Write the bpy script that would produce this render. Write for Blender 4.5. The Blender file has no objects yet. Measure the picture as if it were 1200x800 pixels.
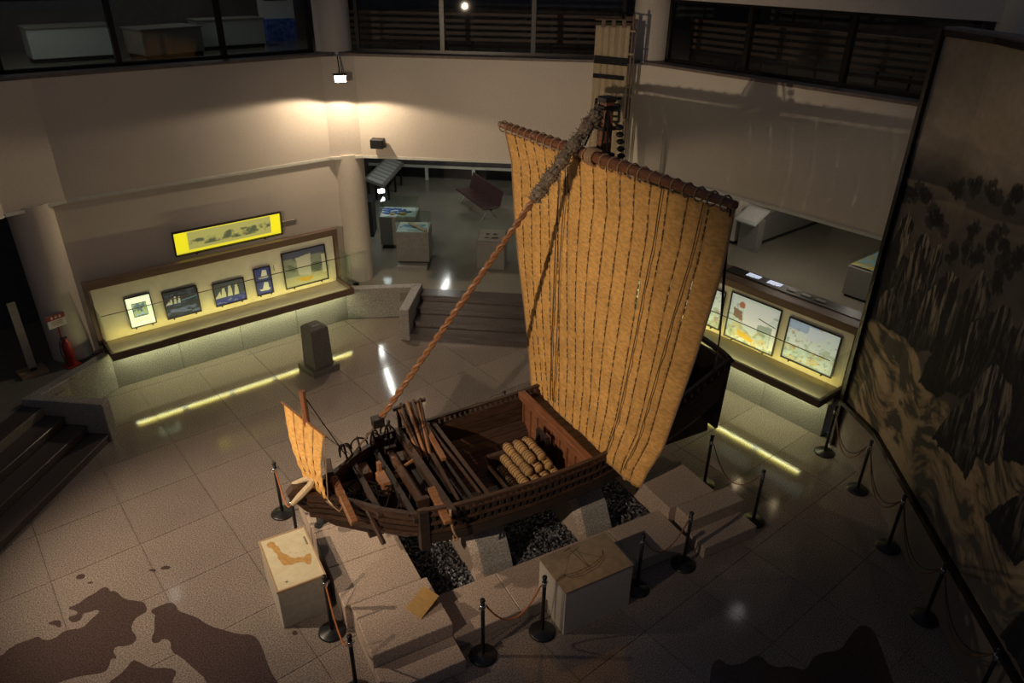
import bpy, bmesh, math, random
import numpy as np
from mathutils import Matrix, Vector

random.seed(7)
rng = np.random.default_rng(11)
PI = math.pi
SC = bpy.context.scene
COL = SC.collection

# ------------------------------------------------------------------ camera
YAW, PITCH, ROLL = math.radians(50.570288), math.radians(28.213877), math.radians(0.821745)
CAM_H = 7.5
fw = Vector((math.cos(PITCH) * math.cos(YAW), math.cos(PITCH) * math.sin(YAW), -math.sin(PITCH)))
rt0 = Vector((math.sin(YAW), -math.cos(YAW), 0)); up0 = rt0.cross(fw)
rt = rt0 * math.cos(ROLL) + up0 * math.sin(ROLL)
up = up0 * math.cos(ROLL) - rt0 * math.sin(ROLL)
cam_data = bpy.data.cameras.new('camera')
cam = bpy.data.objects.new('camera', cam_data); COL.objects.link(cam)
cam.matrix_world = Matrix(((rt.x, up.x, -fw.x, 0), (rt.y, up.y, -fw.y, 0), (rt.z, up.z, -fw.z, CAM_H), (0, 0, 0, 1)))
cam_data.sensor_width = 36.0
cam_data.lens = 852.73 / 1200 * 36.0
cam_data.clip_end = 200
SC.camera = cam

# ------------------------------------------------------------------ world, exposure
SC.view_settings.view_transform = 'Standard'
SC.view_settings.look = 'None'
SC.view_settings.gamma = 1.0
SC.view_settings.use_curve_mapping = False
SC.view_settings.exposure = -0.12
W = bpy.data.worlds.new('ambient_fill'); SC.world = W  # dim bluish ambient fill, added through the open top of the hall
W.use_nodes = True
W.node_tree.nodes['Background'].inputs[0].default_value = (0.032, 0.040, 0.062, 1)
W.node_tree.nodes['Background'].inputs[1].default_value = 1.0

FLOOD_W = 1000.0     # the floodlights at the corners of the balcony
WARM = (1.0, 0.77, 0.55)

# ------------------------------------------------------------------ helpers
def new_obj(name, data, parent=None, loc=None, rotz=None):
    o = bpy.data.objects.new(name, data)
    COL.objects.link(o)
    if parent is not None:
        o.parent = parent
    if loc is not None:
        o.location = loc
    if rotz is not None:
        o.rotation_euler = (0, 0, rotz)
    return o

def tag(o, label=None, cat=None, group=None, kind=None):
    if label: o['label'] = label
    if cat: o['category'] = cat
    if group: o['group'] = group
    if kind: o['kind'] = kind
    return o

def thing(name, label, cat, loc=(0, 0, 0), rotz=0.0, group=None):
    o = new_obj(name, None, None, loc, rotz)
    o.empty_display_size = 0.1
    return tag(o, label, cat, group)

class MB:
    """collects shapes; build() links them as one mesh object"""
    def __init__(self):
        self.v = []; self.f = []
    def add(self, vs, fs):
        n = len(self.v)
        self.v.extend([tuple(p) for p in vs]); self.f.extend([tuple(i + n for i in f) for f in fs])
        return self
    def box(self, x0, x1, y0, y1, z0, z1):
        vs = [(x0,y0,z0),(x1,y0,z0),(x1,y1,z0),(x0,y1,z0),(x0,y0,z1),(x1,y0,z1),(x1,y1,z1),(x0,y1,z1)]
        fs = [(3,2,1,0),(4,5,6,7),(0,1,5,4),(1,2,6,5),(2,3,7,6),(3,0,4,7)]
        return self.add(vs, fs)
    def beam(self, p, q, w, h, up=(0, 0, 1)):
        """rectangular bar from p to q: w sideways, h along up"""
        p = Vector(p); q = Vector(q); d = (q - p).normalized(); u = Vector(up)
        s = d.cross(u)
        if s.length < 1e-4: s = d.cross(Vector((1, 0, 0)))
        s.normalize(); u = s.cross(d).normalized()
        vs = []
        for c in (p, q):
            for a, b in ((-1,-1),(1,-1),(1,1),(-1,1)):
                vs.append(c + s * (a * w / 2) + u * (b * h / 2))
        return self.add(vs, [(3,2,1,0),(4,5,6,7),(0,1,5,4),(1,2,6,5),(2,3,7,6),(3,0,4,7)])
    def prism(self, poly, z0, z1):
        n = len(poly)
        area = sum(poly[i][0]*poly[(i+1)%n][1]-poly[(i+1)%n][0]*poly[i][1] for i in range(n))
        if area < 0: poly = poly[::-1]
        vs = [(x, y, z0) for x, y in poly] + [(x, y, z1) for x, y in poly]
        fs = [tuple(range(n))[::-1], tuple(range(n, 2*n))]
        fs += [(i, (i+1) % n, n + (i+1) % n, n + i) for i in range(n)]
        return self.add(vs, fs)
    def profile(self, poly, x0, x1):
        """polygon in (y,z) extruded along x"""
        n = len(poly)
        vs = [(x0, y, z) for y, z in poly] + [(x1, y, z) for y, z in poly]
        fs = [tuple(range(n))[::-1], tuple(range(n, 2*n))]
        fs += [(i, (i+1) % n, n + (i+1) % n, n + i) for i in range(n)]
        return self.add(vs, fs)
    def tube(self, path, r, n=8, cap=True):
        path = [Vector(p) for p in path]; m = len(path)
        rs = r if isinstance(r, (list, tuple)) else [r] * m
        ref = None; vs = []
        for i, p in enumerate(path):
            d = (path[min(i+1, m-1)] - path[max(i-1, 0)]).normalized()
            if ref is None:
                ref = d.orthogonal().normalized()
            ref = (ref - d * ref.dot(d)).normalized()
            b = d.cross(ref)
            for k in range(n):
                a = 2 * PI * k / n
                vs.append(p + (ref * math.cos(a) + b * math.sin(a)) * rs[i])
        fs = []
        for i in range(m - 1):
            for k in range(n):
                fs.append((i*n+k, i*n+(k+1)%n, (i+1)*n+(k+1)%n, (i+1)*n+k))
        if cap:
            fs.append(tuple(range(n))[::-1]); fs.append(tuple(range((m-1)*n, m*n)))
        return self.add(vs, fs)
    def lathe(self, prof, n=20, c=(0, 0, 0), a0=0.0, a1=2*PI):
        full = abs(a1 - a0 - 2 * PI) < 1e-6
        m = n if full else n + 1
        vs = []
        for r, z in prof:
            for k in range(m):
                a = a0 + (a1 - a0) * k / n
                vs.append((c[0] + r * math.cos(a), c[1] + r * math.sin(a), c[2] + z))
        fs = []
        for i in range(len(prof) - 1):
            for k in range(n):
                k2 = (k + 1) % m if full else k + 1
                fs.append((i*m+k, i*m+k2, (i+1)*m+k2, (i+1)*m+k))
        if full:
            fs.append(tuple(range(n))[::-1]); fs.append(tuple(range((len(prof)-1)*m, len(prof)*m)))
        return self.add(vs, fs)
    def blob(self, c, rx, ry, rz, nu=10, nv=6):
        vs = [(c[0], c[1], c[2]-rz)]
        for j in range(1, nv):
            t = PI * j / nv
            for i in range(nu):
                a = 2*PI*i/nu
                vs.append((c[0]+rx*math.sin(t)*math.cos(a), c[1]+ry*math.sin(t)*math.sin(a), c[2]-rz*math.cos(t)))
        vs.append((c[0], c[1], c[2]+rz)); e = len(vs)-1
        fs = [(0, 1+(i+1)%nu, 1+i) for i in range(nu)]
        for j in range(nv-2):
            for i in range(nu):
                a = 1+j*nu
                fs.append((a+i, a+(i+1)%nu, a+nu+(i+1)%nu, a+nu+i))
        a = 1+(nv-2)*nu
        fs += [(a+i, a+(i+1)%nu, e) for i in range(nu)]
        return self.add(vs, fs)
    def mesh(self, name, mat, smooth=False):
        me = bpy.data.meshes.new(name)
        me.from_pydata(self.v, [], self.f)
        me.update()
        if mat is not None: me.materials.append(mat)
        if smooth:
            me.polygons.foreach_set('use_smooth', [True] * len(me.polygons))
        return me
    def build(self, name, mat, parent=None, loc=None, rotz=None, smooth=False, bevel=0.0, label=None):
        o = new_obj(name, self.mesh(name, mat, smooth), parent, loc, rotz)
        if bevel:
            b = o.modifiers.new('bevel', 'BEVEL'); b.width = bevel; b.segments = 1; b.limit_method = 'ANGLE'
        if smooth:
            try:
                o.data.set_sharp_from_angle(angle=math.radians(40))
            except Exception:
                pass
        if label: o['label'] = label
        return o

def copy_tree(o, parent=None):
    c = o.copy(); COL.objects.link(c); c.parent = parent
    for ch in list(o.children):
        copy_tree(ch, c)
    return c

# ------------------------------------------------------------------ materials
def base_mat(name, rough=0.5, metallic=0.0, color=(0.5, 0.5, 0.5), spec=0.5):
    m = bpy.data.materials.new(name); m.use_nodes = True
    b = m.node_tree.nodes['Principled BSDF']
    b.inputs['Base Color'].default_value = (*color, 1)
    b.inputs['Roughness'].default_value = rough
    b.inputs['Metallic'].default_value = metallic
    b.inputs['Specular IOR Level'].default_value = spec
    return m, b

def noise_mat(name, c1, c2, scale=8.0, detail=4.0, rough=0.5, stretch=(1, 1, 1), bump=0.0, metallic=0.0, lo=0.35, hi=0.65,
              coords='Object', big=None, spec=0.5, vary=0.0, rough2=None):
    m, b = base_mat(name, rough, metallic, c1, spec)
    nt = m.node_tree; N = nt.nodes; L = nt.links
    tc = N.new('ShaderNodeTexCoord'); mp = N.new('ShaderNodeMapping'); mp.inputs['Scale'].default_value = stretch
    L.new(tc.outputs[coords], mp.inputs['Vector'])
    nz = N.new('ShaderNodeTexNoise'); nz.inputs['Scale'].default_value = scale; nz.inputs['Detail'].default_value = detail
    L.new(mp.outputs['Vector'], nz.inputs['Vector'])
    cr = N.new('ShaderNodeValToRGB')
    cr.color_ramp.elements[0].position = lo; cr.color_ramp.elements[0].color = (*c1, 1)
    cr.color_ramp.elements[1].position = hi; cr.color_ramp.elements[1].color = (*c2, 1)
    L.new(nz.outputs['Fac'], cr.inputs['Fac'])
    out = cr.outputs['Color']
    if big:                                              # (scale, amount): broad uneven staining
        n2 = N.new('ShaderNodeTexNoise'); n2.inputs['Scale'].default_value = big[0]; n2.inputs['Detail'].default_value = 3
        L.new(mp.outputs['Vector'], n2.inputs['Vector'])
        mr = N.new('ShaderNodeMapRange'); mr.inputs['From Min'].default_value = 0.3; mr.inputs['From Max'].default_value = 0.7
        mr.inputs['To Min'].default_value = 1 - big[1]; mr.inputs['To Max'].default_value = 1 + big[1]
        L.new(n2.outputs['Fac'], mr.inputs['Value'])
        mx = N.new('ShaderNodeVectorMath'); mx.operation = 'SCALE'
        L.new(out, mx.inputs[0]); L.new(mr.outputs['Result'], mx.inputs['Scale']); out = mx.outputs['Vector']
    if vary:
        oi = N.new('ShaderNodeObjectInfo'); mr = N.new('ShaderNodeMapRange')
        mr.inputs['To Min'].default_value = 1 - vary; mr.inputs['To Max'].default_value = 1 + vary
        L.new(oi.outputs['Random'], mr.inputs['Value'])
        mx = N.new('ShaderNodeVectorMath'); mx.operation = 'SCALE'
        L.new(out, mx.inputs[0]); L.new(mr.outputs['Result'], mx.inputs['Scale']); out = mx.outputs['Vector']
    L.new(out, b.inputs['Base Color'])
    if rough2 is not None:
        mr = N.new('ShaderNodeMapRange'); mr.inputs['To Min'].default_value = rough; mr.inputs['To Max'].default_value = rough2
        L.new(nz.outputs['Fac'], mr.inputs['Value']); L.new(mr.outputs['Result'], b.inputs['Roughness'])
    if bump:
        bp = N.new('ShaderNodeBump'); bp.inputs['Strength'].default_value = bump; bp.inputs['Distance'].default_value = 0.02
        L.new(nz.outputs['Fac'], bp.inputs['Height']); L.new(bp.outputs['Normal'], b.inputs['Normal'])
    return m

def emit_mat(name, color, strength):
    m = bpy.data.materials.new(name); m.use_nodes = True
    nt = m.node_tree; nt.nodes.clear()
    e = nt.nodes.new('ShaderNodeEmission'); e.inputs[0].default_value = (*color, 1); e.inputs[1].default_value = strength
    o = nt.nodes.new('ShaderNodeOutputMaterial'); nt.links.new(e.outputs[0], o.inputs[0])
    return m

def glass_mat(name, tint=(0.93, 0.97, 0.95), gloss=0.06, rough=0.02):
    m = bpy.data.materials.new(name); m.use_nodes = True
    nt = m.node_tree; nt.nodes.clear(); N = nt.nodes; L = nt.links
    t = N.new('ShaderNodeBsdfTransparent'); t.inputs[0].default_value = (*tint, 1)
    g = N.new('ShaderNodeBsdfGlossy'); g.inputs['Roughness'].default_value = rough
    fr = N.new('ShaderNodeFresnel'); fr.inputs[0].default_value = 1.5
    mx = N.new('ShaderNodeMixShader'); o = N.new('ShaderNodeOutputMaterial')
    ge = N.new('ShaderNodeNewGeometry'); iv = N.new('ShaderNodeMath'); iv.operation = 'SUBTRACT'; iv.inputs[0].default_value = 1.0
    ml = N.new('ShaderNodeMath'); ml.operation = 'MULTIPLY'
    L.new(ge.outputs['Backfacing'], iv.inputs[1]); L.new(iv.outputs[0], ml.inputs[0]); L.new(fr.outputs[0], ml.inputs[1])
    L.new(ml.outputs[0], mx.inputs[0]); L.new(t.outputs[0], mx.inputs[1]); L.new(g.outputs[0], mx.inputs[2]); L.new(mx.outputs[0], o.inputs[0])
    return m

def vcol_mat(name, rough=0.6, emit=0.0, spec=0.3):
    m, b = base_mat(name, rough, spec=spec)
    a = m.node_tree.nodes.new('ShaderNodeVertexColor'); a.layer_name = 'paint'
    m.node_tree.links.new(a.outputs['Color'], b.inputs['Base Color'])
    if emit:
        m.node_tree.links.new(a.outputs['Color'], b.inputs['Emission Color']); b.inputs['Emission Strength'].default_value = emit
    return m

M = {}
M['tile'] = noise_mat('polished_pink_granite', (0.125, 0.102, 0.088), (0.37, 0.31, 0.265), 62, 3, 0.07, lo=0.36, hi=0.66, big=(0.7, 0.10), vary=0.05, rough2=0.13)
M['joint'] = noise_mat('tile_joint', (0.10, 0.085, 0.072), (0.14, 0.115, 0.10), 30, 2, 0.7)
M['inlay'] = noise_mat('dark_brown_granite_inlay', (0.040, 0.026, 0.024), (0.105, 0.072, 0.064), 62, 3, 0.08, rough2=0.14)
M['granite'] = noise_mat('flamed_grey_granite', (0.17, 0.162, 0.148), (0.40, 0.38, 0.345), 55, 3, 0.55, big=(1.5, 0.08), bump=0.12, vary=0.04)
M['granite_pink'] = noise_mat('flamed_pink_granite', (0.25, 0.195, 0.155), (0.60, 0.475, 0.38), 60, 3, 0.5, big=(1.2, 0.08), bump=0.12, vary=0.04)
M['step'] = noise_mat('dark_polished_granite', (0.055, 0.045, 0.043), (0.115, 0.096, 0.088), 60, 3, 0.25, big=(1.0, 0.1))
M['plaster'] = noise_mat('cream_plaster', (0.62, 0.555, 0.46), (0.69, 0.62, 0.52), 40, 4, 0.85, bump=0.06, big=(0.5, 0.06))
M['plaster_trim'] = noise_mat('pale_plaster_edge', (0.60, 0.60, 0.52), (0.66, 0.66, 0.58), 20, 3, 0.8)
M['sill'] = noise_mat('brown_sill', (0.16, 0.12, 0.095), (0.21, 0.16, 0.13), 12, 3, 0.6)
M['frame'] = noise_mat('bronze_window_frame', (0.010, 0.009, 0.008), (0.018, 0.016, 0.014), 20, 2, 0.3, metallic=0.4)
M['brownbeam'] = noise_mat('brown_metal_trim', (0.145, 0.093, 0.066), (0.175, 0.115, 0.083), 6, 3, 0.4, stretch=(0.4, 4, 4))
M['panel'] = noise_mat('ivory_case_back', (0.72, 0.70, 0.58), (0.78, 0.76, 0.64), 8, 3, 0.8)
M['traywood'] = noise_mat('case_tray', (0.42, 0.36, 0.26), (0.48, 0.42, 0.30), 6, 3, 0.55, stretch=(0.5, 6, 6))
M['glass'] = glass_mat('clear_glass')
M['winglass'] = glass_mat('window_glass', (0.80, 0.82, 0.82))
M['black'] = noise_mat('black_paint', (0.010, 0.010, 0.011), (0.018, 0.018, 0.019), 30, 2, 0.35)
M['blackmat'] = noise_mat('black_rubber', (0.012, 0.012, 0.013), (0.022, 0.022, 0.023), 25, 3, 0.7)
M['chrome'] = noise_mat('chrome', (0.55, 0.55, 0.55), (0.65, 0.65, 0.65), 10, 2, 0.15, metallic=1.0)
M['ropeorange'] = noise_mat('orange_barrier_cord', (0.42, 0.13, 0.035), (0.55, 0.19, 0.05), 60, 3, 0.7)
M['ropebrown'] = noise_mat('brown_barrier_cord', (0.16, 0.07, 0.04), (0.23, 0.11, 0.06), 60, 3, 0.7)
M['sail'] = noise_mat('ochre_sailcloth', (0.62, 0.340, 0.105), (0.84, 0.485, 0.160), 14, 6, 0.9, stretch=(1, 1, 2.2), bump=0.5, big=(1.2, 0.10), vary=0.05, spec=0.1)
M['lacing'] = noise_mat('brown_lacing_cord', (0.10, 0.065, 0.035), (0.17, 0.11, 0.06), 50, 3, 0.9)
M['hemp'] = noise_mat('hemp_rope', (0.28, 0.17, 0.09), (0.42, 0.28, 0.16), 50, 3, 0.9, bump=0.3)
M['hempgrey'] = noise_mat('frayed_grey_hemp', (0.13, 0.10, 0.07), (0.30, 0.24, 0.17), 30, 4, 0.95, bump=0.5)
M['wood'] = noise_mat('aged_brown_cedar', (0.031, 0.016, 0.010), (0.076, 0.038, 0.022), 6, 6, 0.55, stretch=(0.8, 9, 9), bump=0.15, vary=0.16)
M['woodred'] = noise_mat('reddish_cedar', (0.16, 0.062, 0.030), (0.28, 0.115, 0.055), 6, 6, 0.5, stretch=(9, 0.8, 9), bump=0.12, vary=0.10)
M['wooddark'] = noise_mat('tarred_dark_timber', (0.018, 0.012, 0.010), (0.042, 0.027, 0.020), 7, 5, 0.55, stretch=(0.8, 8, 8), bump=0.15, vary=0.12)
M['woodlight'] = noise_mat('pale_cedar', (0.19, 0.082, 0.033), (0.30, 0.14, 0.060), 6, 6, 0.5, stretch=(1, 8, 8), bump=0.1, vary=0.1)
M['iron'] = noise_mat('black_wrought_iron', (0.020, 0.016, 0.014), (0.045, 0.035, 0.03), 30, 4, 0.5, metallic=0.6)
M['straw'] = noise_mat('straw_bale', (0.33, 0.19, 0.07), (0.54, 0.34, 0.14), 40, 4, 0.9, stretch=(1, 6, 1), bump=0.5, vary=0.12)
M['gravel'] = noise_mat('black_gravel', (0.018, 0.019, 0.023), (0.34, 0.35, 0.38), 16, 2, 0.3, lo=0.40, hi=0.78)
M['gravelbed'] = noise_mat('gravel_bed', (0.012, 0.012, 0.013), (0.03, 0.03, 0.032), 40, 4, 0.8)
M['cream'] = noise_mat('cream_board', (0.58, 0.51, 0.33), (0.65, 0.58, 0.39), 10, 2, 0.35)
M['podium'] = noise_mat('beige_grey_panel', (0.30, 0.275, 0.225), (0.36, 0.33, 0.27), 14, 3, 0.5)
M['podiumedge'] = noise_mat('tan_wood_edge', (0.36, 0.24, 0.13), (0.45, 0.31, 0.18), 8, 4, 0.5, stretch=(1, 6, 6))
M['mapbrown'] = noise_mat('ochre_print', (0.42, 0.24, 0.07), (0.52, 0.31, 0.10), 20, 3, 0.45)
M['ink'] = noise_mat('dark_print', (0.03, 0.025, 0.02), (0.05, 0.04, 0.035), 20, 2, 0.5)
M['boxtop'] = noise_mat('brushed_plate', (0.26, 0.225, 0.165), (0.32, 0.28, 0.21), 12, 3, 0.32, metallic=0.25)
M['boxside'] = noise_mat('pale_laminate', (0.42, 0.385, 0.33), (0.48, 0.44, 0.385), 20, 3, 0.5)
M['plaque'] = noise_mat('varnished_plaque', (0.33, 0.20, 0.065), (0.42, 0.26, 0.09), 8, 4, 0.35, stretch=(1, 6, 6))
M['rail'] = noise_mat('dark_mural_rail', (0.016, 0.012, 0.010), (0.028, 0.021, 0.017), 15, 2, 0.25, metallic=0.3)
M['muralbase'] = noise_mat('grey_brown_base_panel', (0.19, 0.155, 0.13), (0.24, 0.20, 0.17), 30, 3, 0.5)
M['gallery_floor'] = noise_mat('polished_gallery_floor', (0.15, 0.14, 0.11), (0.26, 0.245, 0.195), 40, 3, 0.08, big=(0.6, 0.12), rough2=0.16)
M['vinyl'] = noise_mat('maroon_vinyl', (0.050, 0.024, 0.024), (0.075, 0.036, 0.034), 20, 2, 0.4)
M['greybox'] = noise_mat('grey_laminate', (0.20, 0.19, 0.17), (0.24, 0.23, 0.205), 20, 3, 0.5)
M['whitebox'] = noise_mat('white_laminate', (0.48, 0.50, 0.48), (0.54, 0.56, 0.54), 20, 3, 0.45)
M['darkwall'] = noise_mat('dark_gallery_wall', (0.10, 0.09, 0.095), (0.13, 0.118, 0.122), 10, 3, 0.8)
M['slat'] = noise_mat('brown_slat', (0.14, 0.085, 0.06), (0.20, 0.125, 0.09), 8, 4, 0.5, stretch=(0.5, 6, 6))
M['red'] = noise_mat('red_enamel', (0.32, 0.02, 0.015), (0.42, 0.035, 0.025), 15, 2, 0.3)
M['white'] = noise_mat('white_paint', (0.62, 0.61, 0.58), (0.70, 0.69, 0.66), 20, 2, 0.5)
M['banner'] = noise_mat('unbleached_banner_cloth', (0.42, 0.33, 0.20), (0.52, 0.42, 0.27), 12, 4, 0.9, stretch=(6, 1, 1), bump=0.2)
M['bannerink'] = noise_mat('black_banner_dye', (0.008, 0.009, 0.010), (0.018, 0.018, 0.020), 18, 3, 0.9)
M['blue'] = noise_mat('blue_display_cloth', (0.02, 0.05, 0.36), (0.10, 0.22, 0.62), 12, 4, 0.6)
M['stonebollard'] = noise_mat('dark_grey_stone', (0.06, 0.057, 0.052), (0.115, 0.11, 0.10), 45, 4, 0.5, bump=0.15)
M['lampglow'] = emit_mat('floodlight_glow', (1.0, 0.80, 0.50), 28.0)
M['tube_yellow'] = emit_mat('yellow_fluorescent', (0.95, 0.80, 0.12), 1.6)
M['tube_green'] = emit_mat('greenish_fluorescent', (0.95, 0.80, 0.12), 12.0)
M['tube_white'] = emit_mat('white_fluorescent', (0.86, 0.93, 1.0), 16.0)
M['bulb'] = emit_mat('warm_bulb', (1.0, 0.72, 0.42), 22.0)
M['painting'] = vcol_mat('painted_panel', 0.55)
M['mural'] = vcol_mat('ink_wash_mural', 0.7, spec=0.2)
M['backlit'] = vcol_mat('backlit_print', 0.4, emit=0.9)
M['emissive_soft'] = vcol_mat('softly_emissive_print', 0.4, emit=0.35)  # print colours also emit at low strength

# ------------------------------------------------------------------ noise and painted grids
class VNoise:
    def __init__(self, seed):
        self.t = np.random.default_rng(seed).random((256, 256))
    def n(self, x, y):
        xi = np.floor(x).astype(int); yi = np.floor(y).astype(int); fx = x - xi; fy = y - yi
        fx = fx*fx*(3-2*fx); fy = fy*fy*(3-2*fy); t = self.t
        a = t[xi & 255, yi & 255]; b = t[(xi+1) & 255, yi & 255]; c = t[xi & 255, (yi+1) & 255]; d = t[(xi+1) & 255, (yi+1) & 255]
        return (a*(1-fx)+b*fx)*(1-fy) + (c*(1-fx)+d*fx)*fy
    def fbm(self, x, y, o=5):
        s = 0; a = 0.5; tot = 0
        for k in range(o):
            s = s + a*self.n(x*2**k+17.3*k, y*2**k+9.1*k); tot += a; a *= 0.55
        return s/tot
NZ = VNoise(3); NZ2 = VNoise(5)
def sstep(a, b, x):
    t = np.clip((x-a)/(b-a), 0, 1); return t*t*(3-2*t)
def mixc(c, col, m):
    return c*(1-m[..., None]) + np.array(col)*m[..., None]

def painted_grid(name, pts, cols, mat, parent=None, loc=None, rotz=None):
    """pts (ny,nx,3), cols (ny,nx,3): a flat print as a coloured grid"""
    ny, nx = pts.shape[:2]
    idx = np.arange(ny*nx).reshape(ny, nx)
    f = np.stack([idx[:-1, :-1], idx[:-1, 1:], idx[1:, 1:], idx[1:, :-1]], -1).reshape(-1, 4)
    me = bpy.data.meshes.new(name)
    me.from_pydata(pts.reshape(-1, 3).tolist(), [], f.tolist()); me.update()
    at = me.color_attributes.new('paint', 'FLOAT_COLOR', 'POINT')
    rgba = np.ones((ny*nx, 4), dtype=np.float32); rgba[:, :3] = np.clip(cols.reshape(-1, 3), 0, 1)
    at.data.foreach_set('color', rgba.ravel())
    me.materials.append(mat)
    return new_obj(name, me, parent, loc, rotz)

# ------------------------------------------------------------------ the octagonal hall
CX, CY = 4.155, 7.155
SIDES = {'left': 0, 'back': -45, 'right': -90, 'mural': -135, 'steps': 45, 'near_left': 90, 'camera': 135, 'near_right': 180}
def side_rot(k): return math.radians(SIDES[k])
def sp(k, s, a, z=0.0):
    """point of side k: s along it to the right, a outwards from the hall's centre"""
    th = side_rot(k)
    return (CX + s*math.cos(th) - a*math.sin(th), CY + s*math.sin(th) + a*math.cos(th), z)
T22 = math.tan(PI/8)
def sector(k, a0, a1, s0=None, s1=None):
    """trapezoid of side k between apothems a0 and a1, in world (x,y)"""
    l0 = -a0*T22 if s0 is None else s0; r0 = a0*T22 if s1 is None else s1
    l1 = -a1*T22 if s0 is None else s0; r1 = a1*T22 if s1 is None else s1
    return [sp(k, l0, a0)[:2], sp(k, r0, a0)[:2], sp(k, r1, a1)[:2], sp(k, l1, a1)[:2]]
ZG = 0.60      # raised gallery floor
ZF = 3.52      # underside of the balcony
ZS = 5.57      # top of the balcony wall
AF = 7.42      # face of the balcony wall
AW = 7.80      # window plane

# floor: joints below, granite tiles as pieces
octa = []
for k in ('steps', 'left', 'back', 'right', 'mural', 'near_right', 'camera', 'near_left'):
    octa.append(sp(k, -7.0*T22, 7.0)[:2])
mb = MB(); mb.prism(octa, -0.12, -0.008)
floor = tag(mb.build('floor', M['joint']), 'polished pink granite floor of the hall', None, kind='structure')

def clip_poly(poly, clip):
    def inside(p, a, b): return (b[0]-a[0])*(p[1]-a[1])-(b[1]-a[1])*(p[0]-a[0]) >= -1e-9
    def inter(p, q, a, b):
        d1 = (q[0]-p[0], q[1]-p[1]); d2 = (b[0]-a[0], b[1]-a[1])
        den = d1[0]*d2[1]-d1[1]*d2[0]
        t = ((a[0]-p[0])*d2[1]-(a[1]-p[1])*d2[0])/den
        return (p[0]+d1[0]*t, p[1]+d1[1]*t)
    out = poly
    n = len(clip)
    for i in range(n):
        a, b = clip[i], clip[(i+1) % n]; res = []
        for j in range(len(out)):
            p, q = out[j], out[(j+1) % len(out)]
            if inside(p, a, b):
                res.append(p)
                if not inside(q, a, b): res.append(inter(p, q, a, b))
            elif inside(q, a, b): res.append(inter(p, q, a, b))
        out = res
        if len(out) < 3: return []
    return out
def ccw(p):
    n = len(p); a = sum(p[i][0]*p[(i+1)%n][1]-p[(i+1)%n][0]*p[i][1] for i in range(n))
    return p if a > 0 else p[::-1]
octc = ccw(octa)
TX0, TDX, TY0, TDY = -0.27, 1.125, 10.40, 1.10
full_tile = MB().box(0.004, TDX-0.004, 0.004, TDY-0.004, -0.03, 0).mesh('tile', M['tile'])
for i in range(-4, 14):
    for j in range(-11, 5):
        x0 = TX0 + i*TDX; y0 = TY0 + j*TDY
        q = [(x0+0.004, y0+0.004), (x0+TDX-0.004, y0+0.004), (x0+TDX-0.004, y0+TDY-0.004), (x0+0.004, y0+TDY-0.004)]
        c = clip_poly(q, octc)
        if len(c) < 3: continue
        if len(c) == 4 and all(abs(a[0]-b[0])+abs(a[1]-b[1]) < 1e-6 for a, b in zip(sorted(c), sorted(q))):
            new_obj('tile', full_tile, floor, (x0, y0, 0))
        else:
            MB().prism(c, -0.03, 0).build('tile', M['tile'], floor)

# raised gallery floor behind the steps and walls
mb = MB()
for k, a0 in (('steps', 6.75), ('left', 7.3), ('back', 6.80), ('right', 7.3)):
    mb.prism(sector(k, a0, 19.0), 0.40, ZG)
tag(mb.build('floor_gallery', M['gallery_floor']), 'raised polished floor of the surrounding gallery', None, kind='structure')

# balcony walls with sill; corner facets
def facet(k1, k2, d1=0.36, d2=0.36, z0=ZF, z1=ZS, a=AF):
    """chamfered corner between side k1 (its right end) and side k2 (its left end)"""
    h = a*T22
    p = sp(k1, h-d1, a)[:2]; q = sp(k2, -h+d2, a)[:2]
    o1 = sp(k1, (a+0.6)*T22, a+0.6)[:2]
    return [p, q, o1]
ORDER = ['near_left', 'steps', 'left', 'back', 'right', 'mural', 'near_right', 'camera']
CUT = {('steps', 'left'): (0.36, 0.70)}
def cut(k1, k2): return CUT.get((k1, k2), (0.36, 0.36))
for i, k in enumerate(ORDER):
    kp = ORDER[i-1]; kn = ORDER[(i+1) % 8]
    h = AF*T22; l = -h + cut(kp, k)[1]; r = h - cut(k, kn)[0]
    poly = [sp(k, l, AF)[:2], sp(k, r, AF)[:2], sp(k, (AF+0.6)*T22, AF+0.6)[:2], sp(k, -(AF+0.6)*T22, AF+0.6)[:2]]
    if k == 'mural': z0 = 0.0
    else: z0 = ZF
    w = tag(MB().prism(poly, z0, ZS).build('wall_%s_balcony' % k, M['plaster']), 'cream balcony wall', None, kind='structure')
    # pale edge along the underside
    if k in ('left', 'back', 'right', 'steps'):
        e = [sp(k, l, AF-0.012)[:2], sp(k, r, AF-0.012)[:2], sp(k, r, AF+0.10)[:2], sp(k, l, AF+0.10)[:2]]
        MB().prism(e, ZF-0.025, ZF+0.03).build('edge_strip', M['plaster_trim'], w)
    if True:
        f = facet(k, kn, *cut(k, kn))
        wc = tag(MB().prism(f, ZF, ZS).build('wall_corner_%s' % kn, M['plaster']), 'chamfered balcony corner', None, kind='structure')
        MB().beam((*f[0], ZF+0.003), (*f[1], ZF+0.003), 0.06, 0.055).build('edge_strip', M['plaster_trim'], wc)
    # sill
    if k in ('left', 'back', 'right', 'steps', 'mural'):
        s = [sp(k, -(AF-0.02)*T22+0.1, AF-0.02)[:2], sp(k, (AF-0.02)*T22-0.1, AF-0.02)[:2], sp(k, (AW+0.1)*T22, AW+0.1)[:2], sp(k, -(AW+0.1)*T22, AW+0.1)[:2]]
        tag(MB().prism(s, ZS, ZS+0.05).build('trim_sill_%s' % k, M['sill']), 'brown window sill', None, kind='structure')

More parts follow.
